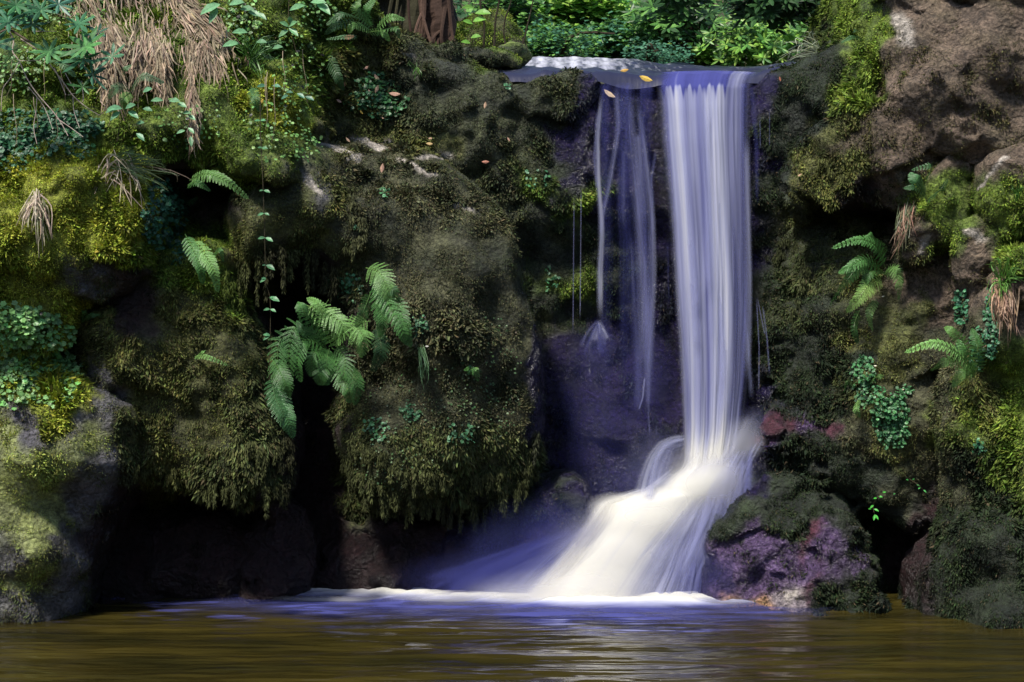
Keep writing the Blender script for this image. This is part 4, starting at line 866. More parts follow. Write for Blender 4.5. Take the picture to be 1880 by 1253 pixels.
fern(1785, 690, 'pale green fern reaching left from the dark buttress at the right', [
    ([(1790,695),(1760,650),(1715,630),(1664,646)], 38, FERN2 * 1.05), ([(1788,690),(1775,640),(1750,610),(1735,602)], 30, FERN2), ([(1790,690),(1795,640),(1785,605)], 36, FERN), ([(1785,690),(1745,662),(1710,680)], 30, FERN2 * 1.1),
    ([(1790,690),(1770,680),(1750,710)], 34, FERN2 * 1.1), ([(1788,690),(1770,650),(1760,625)], 34, FERN)], yoff=.1)
fern(1690, 345, 'sparse blue-green fern beside the drooping grass on the right rocks', [([(1700,360),(1685,335),(1672,318)], 40, FERN3), ([(1702,365),(1680,345),(1660,345)], 20, FERN3), ([(1700,330),(1710,305),(1675,312)], 22, FERN3), ([(1700,370),(1725,350),(1740,330)], 22, FERN3 * .8)], yoff=.12)
fern(1578, 750, 'small bright fern among the creeping leaves on the right wall', [([(1575,735),(1572,750),(1578,766)], 20, FERN2), ([(1570,712),(1556,700),(1550,720)], 14), ([(1598,700),(1612,692),(1622,690)], 14, FERN2)], yoff=.04)
fern(1560, 70, 'blue-green fern on the ridge at the top right of the falls', [([(1585,72),(1565,68),(1545,78)], 14, FERN3), ([(1583,62),(1572,55),(1565,60)], 12, FERN3 * .8)], yoff=.05)
fern(690, 45, 'fern on top of the slope beside the dark tree base', [([(690,55),(715,32),(742,36)], 22, FERN2), ([(690,60),(725,52),(733,70)], 20), ([(680,55),(650,45),(640,60)], 26, FERN2), ([(680,50),(672,20),(690,-5)], 26), ([(684,50),(655,20),(660,-5)], 28, FERN2), ([(675,60),(700,58),(715,75)], 20, FERN2)], yoff=.15)
fern(620, 60, 'grey-green fern sprawling over the top of the left slope', [([(660,35),(630,25),(600,45)], 30, FERN3 + .02), ([(655,40),(620,45),(598,62)], 22, FERN3 + .02), ([(655,66),(630,68),(600,72)], 14, FERN3 + .03)], yoff=.08)
fern(615, 120, 'faint fern frond hanging in the gully of the left slope', [([(600,100),(618,135),(630,165)], 28, FERN3 * .8)], yoff=.06)
fern(265, 150, 'pale green fern under the middle dead grass tuft', [([(240,165),(262,140),(300,152)], 24, FERN3 + .05), ([(240,168),(215,160),(200,180)], 28, FERN3 + .04), ([(240,170),(228,180),(230,200)], 26, FERN2), ([(235,150),(228,130),(240,120)], 18, FERN3)], yoff=.12)
fern(120, 120, 'fine feathery fern behind the left shrub leaves', [([(92,110),(115,118),(138,140)], 26, FERN3 + .03), ([(5,120),(25,95),(5,75)], 40, FERN3 * .8)], yoff=.12)
fern(470, 175, 'thin dark fern frond below the green grass tuft', [([(462,160),(468,178),(478,205)], 26, FERN3)], yoff=.08)
fern(410, 340, 'small lacy fern tuft at the mouth of the dark hole', [([(330,350),(345,372),(362,362)], 20, FERN3), ([(335,355),(330,375),(340,392)], 18, FERN3)], yoff=.1)
tick('ferns')

def blades(lv, n, bx, by, tips, Yb, L=(.2, .35), w=.006, col=(.3, .24, .16), spread=12, yo=.1, droop=0):
    """n grass blades from around (bx,by) towards points 'tips' (list of picture points), each a curved strip"""
    tips = np.array(tips, float)
    for i in range(n):
        t = tips[rng.integers(len(tips))] + rng.normal(size=2) * spread * .8; b = np.array([bx, by]) + rng.normal(size=2) * spread
        mid = (b + t) / 2 + rng.normal(size=2) * 5 + np.array([0, droop]); k = rng.uniform(.55, 1.05); t = b + (t - b) * k
        P = curve(W([b[0], mid[0], t[0]], [b[1], mid[1], t[1]], Yb - np.array([0, yo * rng.uniform(.3, 1), yo * rng.uniform(.2, 1.2)])), 7)
        tg = unit(np.gradient(P, axis=0)); sd = unit(np.cross(tg, unit(np.array([rng.normal() * .6, -1, rng.normal() * .4])))); ww = w * np.array([.7, 1, 1, .9, .75, .5, .1]) * rng.uniform(.6, 1.3)
        A = P + sd * ww[:, None] / 2; B = P - sd * ww[:, None] / 2; V = np.stack([A, B], 1).reshape(-1, 3); j = np.arange(6)[:, None] * 2
        lv.F.setdefault(4, []).append(np.concatenate([j, j + 1, j + 3, j + 2], 1) + lv.n); lv.V.append(V)
        c = np.array(col) * rng.uniform(.6, 1.35) * (1 + rng.normal(size=3) * .05); lv.C.append(np.tile(np.clip(c, 0, 1), (14, 1))); lv.n += 14
STRAW = (.40, .31, .215); GRN = (.07, .17, .03); GRN2 = (.16, .30, .13)
def dead_mat(label, polys, n):
    """a mat of dead grass draped down the bank: strips of it along falling paths"""
    x0 = polys[0][0][0]; y0 = polys[0][0][1]; p, _ = hit(x0, max(y0, 0)); r = empty('dead_grass', p, label, 'dead grass')
    lv = Org()
    for path in polys:
        path = np.array(path, float)
        for i in range(n):
            s = rng.random() * (len(path) - 1.01); k = int(s); f = s - k; c = path[k] * (1 - f) + path[k + 1] * f; wd = np.interp(s, range(len(path)), path[:, 2]) if path.shape[1] > 2 else 20
            b = c[:2] + np.array([rng.normal() * wd * .5, rng.normal() * 6]); dr = path[min(k + 1, len(path) - 1), :2] - path[k, :2]; dr = dr / (np.linalg.norm(dr) + 1e-6)
            e = b + dr * rng.uniform(30, 75) + rng.normal(size=2) * np.array([9, 4])
            Y = float(depth(b[0], max(b[1], -60))) - rng.uniform(.02, .10); blades(lv, 1, b[0], b[1], [e], Y, col=np.array(STRAW) * rng.uniform(.45, 1.15), spread=1.5, yo=.05, w=.0085)
    lv.build_at('blades', M_DRY, r)
dead_mat('broad dead straw-coloured grass mat hanging at the far upper left', [[(150,-30,60),(165,20,60),(185,70,45),(205,120,28),(212,165,12)], [(190,40,30),(205,90,22),(200,165,8)]], 420)
dead_mat('thick dead grass mat in the middle of the upper left bank', [[(265,-30,60),(270,20,60),(270,60,45),(268,100,40),(262,130,30)], [(285,60,30),(290,110,18),(297,150,6)]], 420)
dead_mat('dead grass mat sweeping right and down, rightmost of the three on the bank', [[(310,-20,20),(350,20,30),(380,60,40),(392,100,40),(398,132,34)], [(340,20,24),(370,50,34),(365,100,30)], [(350,100,4),(356,230,2)]], 330)
def tuft(name, label, cat, bx, by, groups, yo=.12, yoff=.05):
    p, _ = hit(bx, by); p = p - np.array([0, yoff, 0]); r = empty(name, p, label, cat)
    for nm, n, tips, col, w, sp, dr in groups:
        lv = Org(); blades(lv, n, bx, by, tips, p[1], w=w, col=col, spread=sp, yo=yo, droop=dr); lv.build_at(nm, M_DRY if nm == 'dead_blades' else M_LEAF, r)
tuft('grass_tuft', 'green grass tuft with long blades fanning right beside the dead grass', 'grass tuft', 462, 110, [('green_blades', 90, [(520,70),(500,80),(515,95),(490,60),(440,60),(430,80),(480,150),(490,160),(450,160)], GRN, .007, 8, -6), ('pale_blades', 26, [(525,75),(510,110),(500,65)], GRN2, .006, 5, -8), ('dead_blades', 50, [(440,190),(445,215),(435,180)], (.2, .14, .10), .007, 7, 0)])
tuft('grass_tuft', 'arching grass tuft on top of the yellow-green hummock', 'grass tuft', 215, 305, [('green_blades', 70, [(330,320),(300,300),(280,345),(260,280),(310,340),(240,270)], (.13, .2, .08), .006, 8, -8), ('dead_blades', 34, [(170,360),(190,380),(185,330),(265,350),(270,400),(230,375),(265,395),(250,330),(215,380)], (.5, .42, .3), .008, 12, -22), ('stray_blades', 2, [(410,358)], STRAW, .006, 2, -8)], yo=.2)
tuft('grass_tuft', 'withered grass tuft drooping down the face of the left hummock', 'grass tuft', 68, 362, [('dead_blades', 34, [(30,430),(45,450),(60,440),(75,470),(95,430),(100,450),(55,400)], (.42, .34, .26), .010, 7, -10), ('green_blades', 14, [(80,400),(72,440),(90,440)], (.15, .16, .08), .008, 6, 0)])
tuft('grass_tuft', 'drooping grass tuft with reddish dead blades on the right rocks', 'grass tuft', 1668, 385, [('green_blades', 50, [(1645,450),(1655,470),(1665,440),(1650,430)], (.14, .17, .09), .005, 8, -4), ('dead_blades', 60, [(1640,470),(1660,450),(1675,430),(1650,460)], (.25, .16, .11), .006, 8, -3)])
tuft('grass_tuft', 'bright green grass tuft with a brown skirt of dead blades at the right edge', 'grass tuft', 1842, 520, [('green_blades', 60, [(1815,480),(1808,540),(1812,570),(1830,470),(1850,470),(1870,490),(1880,510),(1835,560),(1850,540)], (.14, .30, .06), .009, 6, -10), ('dead_blades', 110, [(1835,610),(1845,630),(1855,600),(1860,620),(1830,600)], (.33, .22, .15), .010, 9, 0)], yo=.16)
tuft('grass_tuft', 'thin pale grass blades arching over the dark bank right of the lip', 'grass tuft', 1500, 95, [('green_blades', 26, [(1425,115),(1440,80),(1470,60),(1440,100),(1455,110),(1480,70)], (.45, .5, .35), .006, 5, -10)])
tuft('grass_tuft', 'thin grass sprig growing on the slope left of the lip', 'grass tuft', 765, 125, [('green_blades', 16, [(755,140),(770,145),(778,115),(750,110)], GRN, .006, 3, 0)])
tuft('grass_tuft', 'fine pale grass strand hanging on the central bulge', 'grass tuft', 775, 640, [('green_blades', 22, [(770,700),(778,725),(765,690),(785,700)], GRN2, .004, 4, 0)])
tuft('grass_tuft', 'stiff grass sprig beside the dark mossy stones at the top', 'grass tuft', 805, 60, [('green_blades', 24, [(800,30),(818,25),(835,50),(790,35),(845,45)], (.16, .26, .08), .007, 4, -6)])
tuft('grass_tuft', 'small grass sprig on the moss at the far right edge', 'grass tuft', 1868, 365, [('green_blades', 20, [(1855,340),(1870,330),(1880,345),(1862,350)], GRN, .006, 3, -4)])
tick('grass')

# creeping leaves: patches nobody could count
def patch(label, spots, size, col, tpl=LOBED, stand=.03, var=.3):
    lv = Leaves()
    for (cx, cy, rx, ry, n) in spots:
        a = rng.random(n) * 2 * np.pi; r = rng.random(n) ** .6; x = cx + rx * r * np.cos(a); y = cy + ry * r * np.sin(a)
        P = []; Nn = []
        for i in range(n):
            p, q = hit(x[i], y[i]); P.append(p); Nn.append(q)
        P = np.array(P); Nn = np.array(Nn); ok = P[:, 1] < np.median(P[:, 1]) + .6; P, Nn = P[ok], Nn[ok]; m = len(P)
        off = stand * rng.random(m)[:, None]; P = P + (Nn * .6 + np.array([0, -.4, .25])) * off
        up = unit(Nn * .6 + np.array([0, -.5, .55]) + rvec(m) * .35); d = unit(np.cross(up, rvec(m))); sd = np.cross(up, d)
        sz = size * rng.uniform(.55, 1.3, m)
        c = np.array(col) * (1 + rng.normal(size=(m, 1)) * var) * (1 + rng.normal(size=(m, 3)) * .08)
        lv.add(*tpl, P, d, sd, sz, sz * (1.0 if tpl is LOBED else .5), np.clip(c, .005, .9))
    tag(lv.build('creeping_leaves', M_LEAF), label, 'ground cover', kind='stuff')
patch('bright lobed creeping leaves spilling over the top of the big left boulder', [(60,640,80,70,560),(90,690,60,60,330),(30,600,50,40,200),(120,700,30,40,60),(20,690,60,60,200)], .032, (.20, .40, .13))
patch('dark bluish leaf carpet on the upper left slope above the hummock', [(60,245,90,45,620),(130,235,60,30,260),(20,280,60,40,240),(150,280,30,14,60)], .03, (.035, .12, .055))
patch('blue-green leaf clump hanging beside the dark hole at left', [(300,410,42,50,330),(320,380,30,24,120),(330,470,26,22,60),(300,350,30,20,80)], .028, (.03, .11, .06))
patch('low leaf rosette patch on the slope left of the falls', [(690,165,40,30,220),(720,190,30,24,120),(660,190,30,20,60),(700,210,24,10,50)], .028, (.04, .13, .045))
patch('mixed small leaves on the moss of the upper bank', [(540,130,50,80,120),(500,240,50,70,90),(440,40,40,40,130),(350,230,60,50,90),(580,30,40,40,80),(110,20,90,30,260),(40,130,50,40,160),(560,270,30,30,60)], .023, (.14, .28, .08), stand=.07, var=.45)
patch('creeping leaves running down the right gorge wall', [(1585,690,22,34,200),(1600,730,28,30,150),(1635,765,34,40,360),(1640,800,30,24,150),(1660,720,16,14,50)], .022, (.06, .19, .07))
patch('teal creeping leaves beside the right buttress', [(1765,565,15,34,160),(1820,600,12,70,200),(1795,640,14,40,90),(1800,820,14,16,24)], .022, (.04, .15, .07))
patch('small round creeping leaves dotted over the central bulge', [(768,600,18,22,80),(754,758,16,18,46),(692,790,22,28,60),(855,800,16,22,32),(640,530,30,26,100),(600,520,16,16,40),(830,800,10,20,24),(862,680,6,6,8),(660,420,10,6,14),(1012,515,14,22,26),(985,330,24,20,24),(930,160,8,6,12),(705,355,10,10,24)], .022, (.06, .18, .08))
patch('tiny creeping leaf flecks low on the central bulge', [(800,760,140,90,240),(900,700,60,120,160),(700,860,60,50,100)], .014, (.07, .13, .05), stand=.02)
tick('patches')

def sprig(name, label, cat, stem, leaves, col, size, yo=.06, wood=(.06, .05, .03), r=.003, org=None, tpl=LANCE, lw=.5):
    """stem: picture path; leaves: list of (x, y, angle in degrees, scale)"""
    st = np.array(stem, float); p, _ = hit(*(org or stem[0])); Y = min(p[1], float(np.min(depth(st[:, 0], st[:, 1])))) - yo
    root = empty(name, W(st[0, 0], st[0, 1], Y), label, cat); lv = Org(); tube(lv, curve(W(st[:, 0], st[:, 1], Y + rng.normal(size=len(st)) * .015), 24), r, r * .5, np.array(wood)); lv.build_at('stem', M_WOOD, root)
    for x, y, a, sc in leaves:
        lf = Org(); b = W(x, y, Y - .01); a = math.radians(a); d = unit(np.array([math.cos(a), -.45, math.sin(a)])); sd = unit(np.cross(d, [0.1, -1, .75]))
        lf.add(*tpl, b, d, sd, size * sc, size * sc * lw, np.array(col) * rng.uniform(.8, 1.25), .25); lf.build_at('leaf', M_LEAF, root)
VG = (.10, .27, .12)
sprig('climbing_vine', 'long thin vine stem with paired leaves in front of the dark hollow', 'vine', [(478,170),(478,235),(482,320),(485,400),(487,480),(488,520),(496,550),(496,620),(494,700)],
    [(478,222,15,.9),(478,222,170,.8),(480,272,5,1),(482,272,165,.7),(484,350,-5,1),(484,350,175,.6),(485,392,-8,.8),(485,392,188,.9),(487,437,-12,1.2),(487,437,175,1),(488,487,-15,1.4),(488,487,172,.5),(489,512,200,.9),(489,512,160,.7),(495,547,-5,1.5),(495,547,20,.6),(496,568,175,.9),(496,568,-10,.9),(496,616,205,1),(496,616,160,1)], VG, .055, yo=.16)
sprig('climbing_vine', 'hanging leafy stem crossing the moss at the upper left', 'vine', [(305,190),(330,215),(345,240),(352,250)], [(300,185,170,1.3),(310,186,10,1.4),(325,190,-10,1.2),(335,208,10,1.1),(345,212,-20,1),(345,235,-30,.9),(350,250,-80,1),(340,240,190,.9)], (.16, .34, .17), .07, yo=.12)
sprig('bramble', 'bramble leaves under the dead grass at the upper left', 'bramble', [(215,260),(222,225),(235,205),(250,165)], [(225,200,170,1.6),(230,200,30,1.5),(235,205,-20,1.4),(222,205,215,1.3),(262,170,30,1.4),(250,228,20,1.1),(250,245,-30,1.2),(262,200,0,1.2),(215,200,190,1.2)], (.13, .30, .16), .07, yo=.16)
sprig('bramble', 'bramble spray with pale green leaves at the top above the grass tuft', 'bramble', [(400,0),(430,15),(470,60),(480,90)], [(405,8,200,2),(420,10,20,1.8),(440,18,10,1.6),(455,22,-10,1.4),(470,25,-20,1.2),(400,15,240,1.5),(455,60,170,1.5),(440,80,180,1.6),(470,78,10,1.2),(500,90,20,1.2)], (.15, .33, .16), .08, yo=.18)
sprig('bramble', 'leafy sapling standing at the top of the left slope', 'sapling', [(532,-20),(530,30),(535,60),(545,100)], [(530,50,40,1.2),(530,50,140,1.1),(530,52,-30,1.2),(530,55,210,1.1),(570,5,10,1.7),(580,5,-30,1.8),(560,10,190,1.5),(533,45,90,1)], (.15, .33, .15), .08, yo=.2)
sprig('climbing_vine', 'blue-green trifoliate leaves on the ridge above the yellow moss', 'vine', [(520,160),(545,168),(570,175)], [(490,158,175,1.3),(500,158,5,1.2),(525,170,10,1),(545,172,-20,1.2),(560,178,-10,1.3),(530,175,200,1)], (.07, .2, .12), .06, yo=.08)
sprig('seedling', 'bright green seedling hanging by the dark hollow right of the cascade', 'seedling', [(1620,905),(1610,915),(1603,930),(1606,945)], [(1620,905,30,.8),(1612,912,10,.9),(1610,915,170,.8),(1604,928,200,.9),(1604,935,-10,1),(1606,945,250,1),(1606,945,-50,1),(1600,935,160,.8)], (.07, .42, .05), .04, yo=.04)
sprig('seedling', 'small pale seedling under the overhang at lower right', 'seedling', [(1670,880),(1685,890),(1695,900)], [(1668,882,150,.8),(1675,882,60,.8),(1682,890,-10,.8),(1690,895,200,.7),(1695,900,-30,.8),(1640,908,40,.6)], (.07, .34, .08), .034, yo=.04)
sprig('sapling', 'slender sapling with fresh leaves behind the mossy stones at the top', 'sapling', [(862,92),(866,50),(872,0)], [(864,80,160,1),(864,70,20,1.1),(868,45,150,1.1),(868,40,20,1.4),(872,25,10,1.6),(870,15,170,1.2)], (.15, .34, .05), .09, yo=.3)

# shrub with whorled leaves and dead twigs, upper left
def rshrub():
    Y = 11.05; root = empty('rhododendron', W(0, 60, Y), 'evergreen shrub with whorled glossy leaves and bare dead twigs at the upper left', 'shrub')
    def br(nm, pts, r, c, Yq=Y):
        lv = Org(); P = W(np.array(pts, float)[:, 0], np.array(pts, float)[:, 1], Yq - .12 * np.linspace(0, 1, len(pts))); tube(lv, curve(P, 24), r, r * .5, np.array(c)); lv.build_at(nm, M_WOOD, root)
    DW = (.36, .29, .25); DK = (.12, .09, .07)
    br('branch', [(-60,20),(10,50),(60,80),(105,95),(157,88)], .010, DK); br('branch', [(-50,90),(0,60),(50,40),(60,25)], .009, DK); br('branch', [(90,100),(130,120),(160,112),(205,108)], .006, DK); br('branch', [(-50,0),(60,10),(145,45)], .007, DK)
    for pts in [[(15,55),(25,75),(23,95),(35,112),(50,145),(68,172),(105,215),(125,250)], [(35,115),(18,145),(5,165),(2,205)], [(68,178),(66,205),(62,235),(68,265)], [(105,218),(130,235),(153,252)], [(38,72),(65,90),(85,110),(115,150),(135,177),(160,198),(182,212)],
                [(134,178),(136,205),(146,235)], [(120,135),(128,150),(138,166)], [(60,58),(105,58)], [(100,125),(115,160),(121,175)], [(182,212),(190,206),(196,190)], [(35,112),(75,112)], [(52,160),(80,195),(97,238)], [(150,150),(153,180),(151,188)], [(125,175),(138,172)]]:
        br('dead_twig', pts, .0055 if len(pts) > 4 else .0035, DW)
    for cx, cy, n, L, c in [(157,85,10,52,(.10,.27,.08)), (90,95,9,42,(.10,.26,.09)), (145,44,9,36,(.07,.22,.10)), (55,22,9,42,(.05,.17,.07)), (15,40,9,46,(.06,.19,.10)), (152,108,8,46,(.045,.15,.07)), (205,104,7,40,(.10,.24,.13)), (170,138,7,36,(.06,.17,.10)),
                            (152,160,6,30,(.06,.17,.05)), (108,8,8,36,(.06,.18,.12)), (75,18,8,38,(.05,.16,.07)), (30,10,9,42,(.05,.17,.06)), (60,45,7,36,(.05,.14,.09)), (-10,80,8,50,(.05,.16,.08)), (180,60,6,30,(.05,.14,.09))]:
        lv = Org(); Yc = Y - .14 - .1 * rng.random(); a = np.arange(n) * 2 * np.pi / n + rng.random(); b = np.tile(W(cx, cy, Yc), (n, 1)); ax = unit(np.array([rng.normal() * .3, -.75, .6]))
        e1 = unit(np.cross(ax, [0, 0, 1])); e2 = np.cross(ax, e1); d = e1 * np.cos(a)[:, None] + e2 * np.sin(a)[:, None] + ax * .35; sd = np.cross(ax, d)
        Lm = L / FPX * Yc * rng.uniform(.75, 1.1, n); lv.add(*LANCE, b, d, sd, Lm, Lm * .24, np.clip(np.array(c) * rng.uniform(.7, 1.4, (n, 1)), 0, 1), .2); lv.build_at('leaf_whorl', M_LEAF, root)
rshrub()

# fallen leaves
def fallen(label, x, y, ang, L, col, group='fallen leaves on the rocks'):
    p, n = hit(x, y); n = unit(n * .5 + np.array([0, -.7, .4])); root = None
    d = np.array([math.cos(math.radians(ang)), 0, math.sin(math.radians(ang))]); lv = Leaves(); p = p + n * .03
    lv.add(*LANCE, p, d, np.cross(n, d), L / FPX * p[1], L / FPX * p[1] * .42, np.array(col)); o = lv.build('fallen_leaf', M_DRY); tag(o, label, 'fallen leaf', group)
YL = (.62, .42, .09); TN = (.55, .36, .24); PK = (.5, .3, .22)
for a in [('yellow leaf on the wet lip, long one nearest the main fall', 1173,143,-20,26,YL), ('small oval yellow leaf at the very edge of the main fall', 1200,148,-60,12,YL), ('tiny yellow leaf stuck left of the long one on the lip', 1142,145,-45,9,YL), ('orange leaf at the back of the wet lip', 1138,134,10,16,(.5,.3,.08)),
          ('sliver of yellow leaf between the two on the lip', 1158,146,-70,7,YL), ('large buff leaf caught at the top of the thin veil', 1106,168,-35,26,(.6,.45,.3)), ('small pink-brown leaf low on the dark wall left of the veil', 930,255,-60,9,PK), ('reddish leaf in the gully below the lip wall', 884,299,0,14,(.45,.2,.14)),
          ('upright tan leaf on the dark slope below the stones', 889,203,80,13,TN), ('broad pinkish leaf right of the leaf rosettes', 712,175,-5,22,PK), ('tan leaf among the leaf rosettes', 688,175,70,16,TN), ('narrow tan leaf at the top of the rosettes', 686,140,-50,16,TN), ('short tan leaf above the rosettes', 667,132,35,12,PK),
          ('tan leaf at the left of the rosettes', 676,168,-70,10,TN), ('buff leaf below the rosettes', 697,218,-20,9,TN), ('yellow-tan leaf in the slope gully', 660,205,-55,9,YL), ('brown leaf in the slope gully', 615,185,-30,12,PK), ('pale leaf at the pale ledge on the left', 635,258,-50,12,TN),
          ('yellow leaf on the moss at the top of the central bulge', 781,266,-5,13,(.6,.42,.2)), ('pale leaf left of the yellow one on the central bulge', 785,257,0,8,TN), ('upright pinkish leaf on the shoulder of the central bulge', 700,322,80,18,PK), ('dry yellow leaf resting on the yellow-green moss', 478,196,60,12,YL),
          ('pink leaf on the mossy right slope above the veil', 1466,327,30,9,PK), ('small rust leaf right of the main fall top', 1431,145,-75,9,(.4,.15,.09)), ('white blossom petal on the right gorge wall', 1603,676,0,6,(.8,.75,.6)), ('pale petal near the fern on the right wall', 1617,548,10,6,(.8,.75,.6)), ('buff leaf near the creeping leaves on the right wall', 1651,719,0,6,(.7,.6,.4)),
          ('white petal beside the pinkish stain on the central bulge', 780,638,0,7,(.8,.78,.72)), ('dry brown leaf curled in the dark moss at the top of the slope', 625,73,5,26,(.3,.16,.1)), ('rust leaf at the bottom of the gully', 628,165,70,14,(.4,.2,.12))]:
    fallen(*a)
stem0 = None
for i in range(18):
    x0 = rng.uniform(20, 560); y0 = rng.uniform(90, 210) if x0 < 450 else rng.uniform(60, 150); l = rng.uniform(40, 120); w_ = rng.normal() * 14
    Y = float(min(depth(x0, y0), depth(x0 + w_, y0 + l))) - .06; lv = Leaves()
    tube(lv, curve(W(np.array([x0, x0 + w_ * .2, x0 + w_ * .5 + 4, x0 + w_]), np.array([y0, y0 + l * .3, y0 + l * .7, y0 + l]), Y - np.array([0, .05, .06, .03])), 14), .0028, .0012, np.array([.38, .30, .2]) * rng.uniform(.5, 1.2), 4)
    tag(lv.build('dry_stem', M_DRY), 'thin dry stem hanging over the moss of the upper left bank', 'dry stem', 'dry stems hanging on the upper left bank')
tick('small plants')

# ------------------------------------------------------------------ wood behind the lip
def tree(name, label, cat, px, pytop, pybot, Y, r, col, lean=0, roots=0, group=None):
    b = W(px, pybot, Y) - np.array([0, 0, .2]); t = W(px + lean, pytop, Y); root = empty(name, b, label, cat, group); lv = Org()
    P = curve([b, b * .6 + t * .4 + rvec(1)[0] * .05, t], 40); P = P + .03 * fbm(P * 3, 2)[:, None]; tube(lv, P, r, r * .7, np.array(col), 16)
    V = lv.V[0]; c = np.repeat(P, 16, 0); lv.V[0] = c + (V - c) * (1 + .35 * fbm(V * np.array([9, 9, 2.]), 3))[:, None]; lv.build_at('trunk', M_WOOD, root)
    for i in range(roots):
        lr = Org(); a = rng.uniform(-1, 1); s = P[int(rng.uniform(5, 38))] + np.array([a * r, -r * .8, 0]); e = b + np.array([a * r * rng.uniform(.9, 2.2), -r * rng.uniform(1, 1.8), 0])
        tube(lr, curve([s, (s + e) / 2 + rvec(1)[0] * .04, e], 14), .03 * rng.uniform(.4, 1), .01, np.array(col) * rng.uniform(.7, 2.2), 6); lr.build_at('root', M_WOOD, root)
    return root
tree('tree', 'reddish-brown tree base with hanging roots in the dark recess at the top', 'tree', 793, -120, 82, 14.2, .17, (.045, .027, .02), -10, 14)
tree('tree', 'dark mossy trunk left of the reddish root curtain', 'tree', 748, -120, 70, 14.6, .14, (.03, .028, .015), 6, 4)
tree('tree', 'thin dark trunk standing behind the stream left of the bright shrub', 'tree', 1253, -120, 120, 17.5, .10, (.03, .024, .016), 4)
tree('tree', 'dark trunk behind the middle of the lip beside the bright shrub', 'tree', 1300, -120, 122, 18.4, .10, (.018, .014, .012), 0)
for i, (x, l, lb) in enumerate([(905, 20, 'thin bare stem leaning right above the mossy mound'), (925, 34, 'second thin bare stem right of it, leaning farther'), (945, 44, 'rightmost thin bare stem, crossing the light green leaves'), (890, -8, 'upright bare stem at the left of the mossy mound')]):
    tree('sapling', lb, 'sapling', x, -60, 84, 14.8, .010, (.03, .025, .015), l)
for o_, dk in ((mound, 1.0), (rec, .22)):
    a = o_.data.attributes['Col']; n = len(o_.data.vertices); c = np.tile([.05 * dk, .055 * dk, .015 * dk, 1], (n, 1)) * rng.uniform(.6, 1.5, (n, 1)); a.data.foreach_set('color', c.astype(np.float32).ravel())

def bush(name, label, cat, cx, cy, rx, ry, Y, n, L, cols, kind='whorl', stems=3, gy=130, ry3=.5):
    c = W(cx, cy, Y); Rx = rx / FPX * Y; Rz = ry / FPX * Y; b = W(cx, gy, Y); root = empty(name, b, label, cat)
    st = Org()
    for i in range(stems):
        e = c + rvec(1)[0] * np.array([Rx, ry3, Rz]) * .45; tube(st, curve([b + rvec(1)[0] * .05, (b + e) / 2 + rvec(1)[0] * .1, e], 16), .03, .01, np.array([.05, .038, .025]))
    st.build_at('stem', M_WOOD, root)
    q = rvec(n); q = unit(q) * (rng.random((n, 1)) ** .45); q *= np.clip(1 + .6 * fbm(q * 1.7 + Y, 2)[:, None], .4, 1.5); P = c + q * np.array([Rx, ry3, Rz])
    lv = Org(); cl = fbm(P * 2.5, 2)
    if kind == 'whorl':
        m = 7
        for k in range(m):
            ax = unit(unit(q) * .5 + np.array([0, -.4, .7]) + rvec(n) * .01 + 0); e1 = unit(np.cross(ax, [.2, .1, 1])); e2 = np.cross(ax, e1); a = 2 * np.pi * k / m + np.arange(n); d = e1 * np.cos(a)[:, None] + e2 * np.sin(a)[:, None] + ax * .45 + rvec(n) * .15
            l = L * rng.uniform(.6, 1.15, n); cc = np.array(cols)[rng.integers(len(cols), size=n)] * (1 + .5 * cl[:, None]) * rng.uniform(.75, 1.25, (n, 1)); lv.add(*LANCE, P, d, np.cross(ax, d), l, l * .3, np.clip(cc, .004, .9), .15)
    else:
        for k in range(3):
            up = unit(np.array([0, -.35, 1]) + rvec(n) * .3); d = unit(np.cross(up, rvec(n))); l = L * rng.uniform(.5, 1.2, n); cc = np.array(cols)[rng.integers(len(cols), size=n)] * (1 + .5 * cl[:, None]) * rng.uniform(.75, 1.25, (n, 1))
            lv.add(*(LOBED if L > .05 else DIAMOND), P + rvec(n) * .05, d, np.cross(up, d), l, l, np.clip(cc, .004, .9), .1)
    lv.build_at('foliage', M_LEAF, root)
LG = [(.26, .46, .07), (.18, .38, .06), (.34, .52, .10)]; MG = [(.10, .25, .05), (.06, .17, .04), (.15, .32, .07)]; DG = [(.025, .07, .02), (.035, .09, .025)]; BG = [(.05, .16, .09), (.07, .2, .11)]  # light greens carry painted sun, dark greens painted shade
bush('shrub', 'light green layered maple-like leaves behind the rapids', 'shrub', 1060, 30, 110, 60, 18.5, 1500, .085, LG + MG[:1], 'leaf')
bush('shrub', 'mid-green leafy undergrowth between the mound and the rapids', 'shrub', 1010, 85, 90, 35, 17.0, 1100, .05, MG + BG, 'leaf')
bush('shrub', 'blue-green fine-leaved undergrowth behind the head of the falls', 'shrub', 1140, 80, 90, 40, 18.0, 1200, .06, BG + MG, 'leaf')
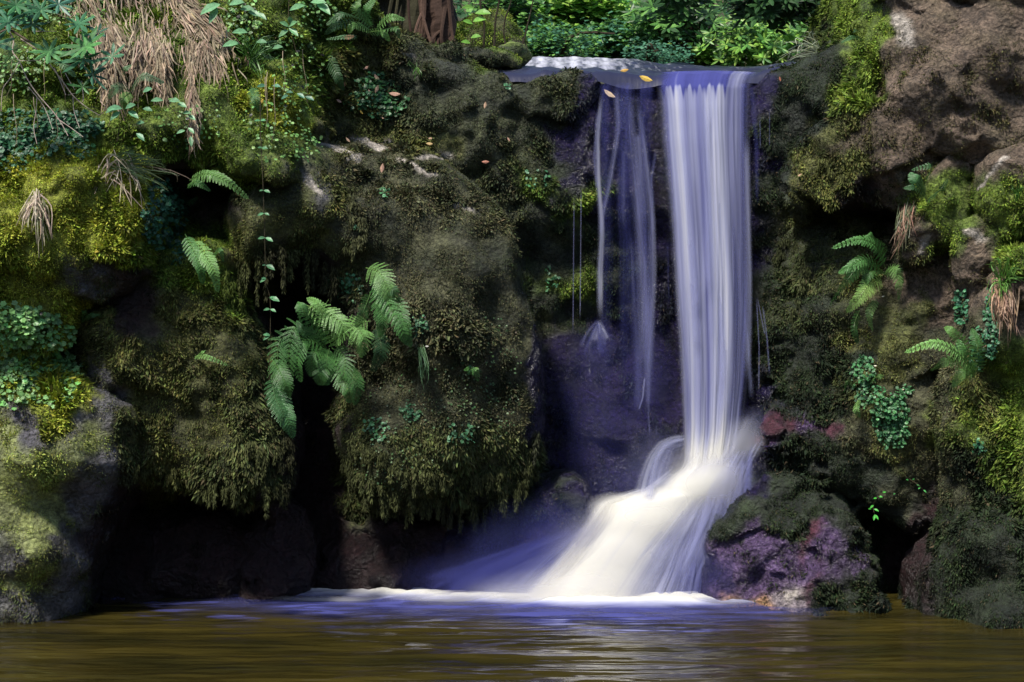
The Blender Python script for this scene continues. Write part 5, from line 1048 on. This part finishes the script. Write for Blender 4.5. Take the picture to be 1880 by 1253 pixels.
bush('rhododendron', 'bright yellow-green whorled shrub behind the right half of the lip', 'shrub', 1380, 78, 85, 45, 17.2, 260, .12, LG + MG, 'whorl')
bush('rhododendron', 'bright shrub with sun painted into its greens, taller, above and right of the other bright one', 'shrub', 1440, 40, 80, 45, 18.5, 260, .12, LG + MG, 'whorl')
bush('rhododendron', 'dark glossy whorled shrub in the middle of the top edge', 'shrub', 1245, 40, 90, 50, 17.6, 200, .15, MG + DG, 'whorl')
bush('rhododendron', 'dark shrub with shade painted into its greens, overhanging the top right of the stream', 'shrub', 1430, 5, 130, 40, 14.6, 230, .14, DG, 'whorl', gy=-80, ry3=.4)
bush('rhododendron', 'dark overhanging leaf spray at the top between the two bright shrubs', 'shrub', 1240, -5, 60, 38, 14.8, 90, .14, DG + MG[:1], 'whorl', gy=-80, ry3=.4)
bush('shrub', 'green shrub against the right bank above the lip', 'shrub', 1520, 60, 60, 60, 17.0, 600, .07, MG, 'leaf')
bush('shrub', 'low bright ground plants behind the lip centre', 'shrub', 1290, 108, 70, 18, 17.8, 400, .06, LG, 'leaf')
bush('shrub', 'dim green shrub behind the thin bare stems', 'shrub', 930, 20, 70, 50, 17.5, 500, .07, MG + DG, 'leaf')
bush('shrub', 'low blue-green plants along the right bank of the stream', 'shrub', 1200, 105, 60, 22, 16.8, 400, .045, BG, 'leaf')
lv = Leaves(); n = 26000; P = np.stack([rng.uniform(-3.5, 6.5, n), rng.uniform(19.5, 26, n), rng.uniform(4.6, 8.5, n)], 1); keep = fbm(P * .9, 3) > -.25; P = P[keep]; n = len(P)
cc = np.array([(.05, .15, .04), (.10, .26, .05), (.03, .08, .03), (.07, .2, .10)])[rng.integers(4, size=n)] * (1 + .6 * fbm(P * 1.3, 2)[:, None]); up = unit(np.array([0, -.4, 1]) + rvec(n) * .4); d = unit(np.cross(up, rvec(n)))
lv.add(*DIAMOND, P, d, np.cross(up, d), rng.uniform(.08, .18, n), rng.uniform(.05, .10, n), np.clip(cc, .004, .9), .1)
tag(lv.build('woodland', M_LEAF), 'dense green woodland foliage filling the top behind the shrubs', 'woodland', kind='stuff')
tick('done')
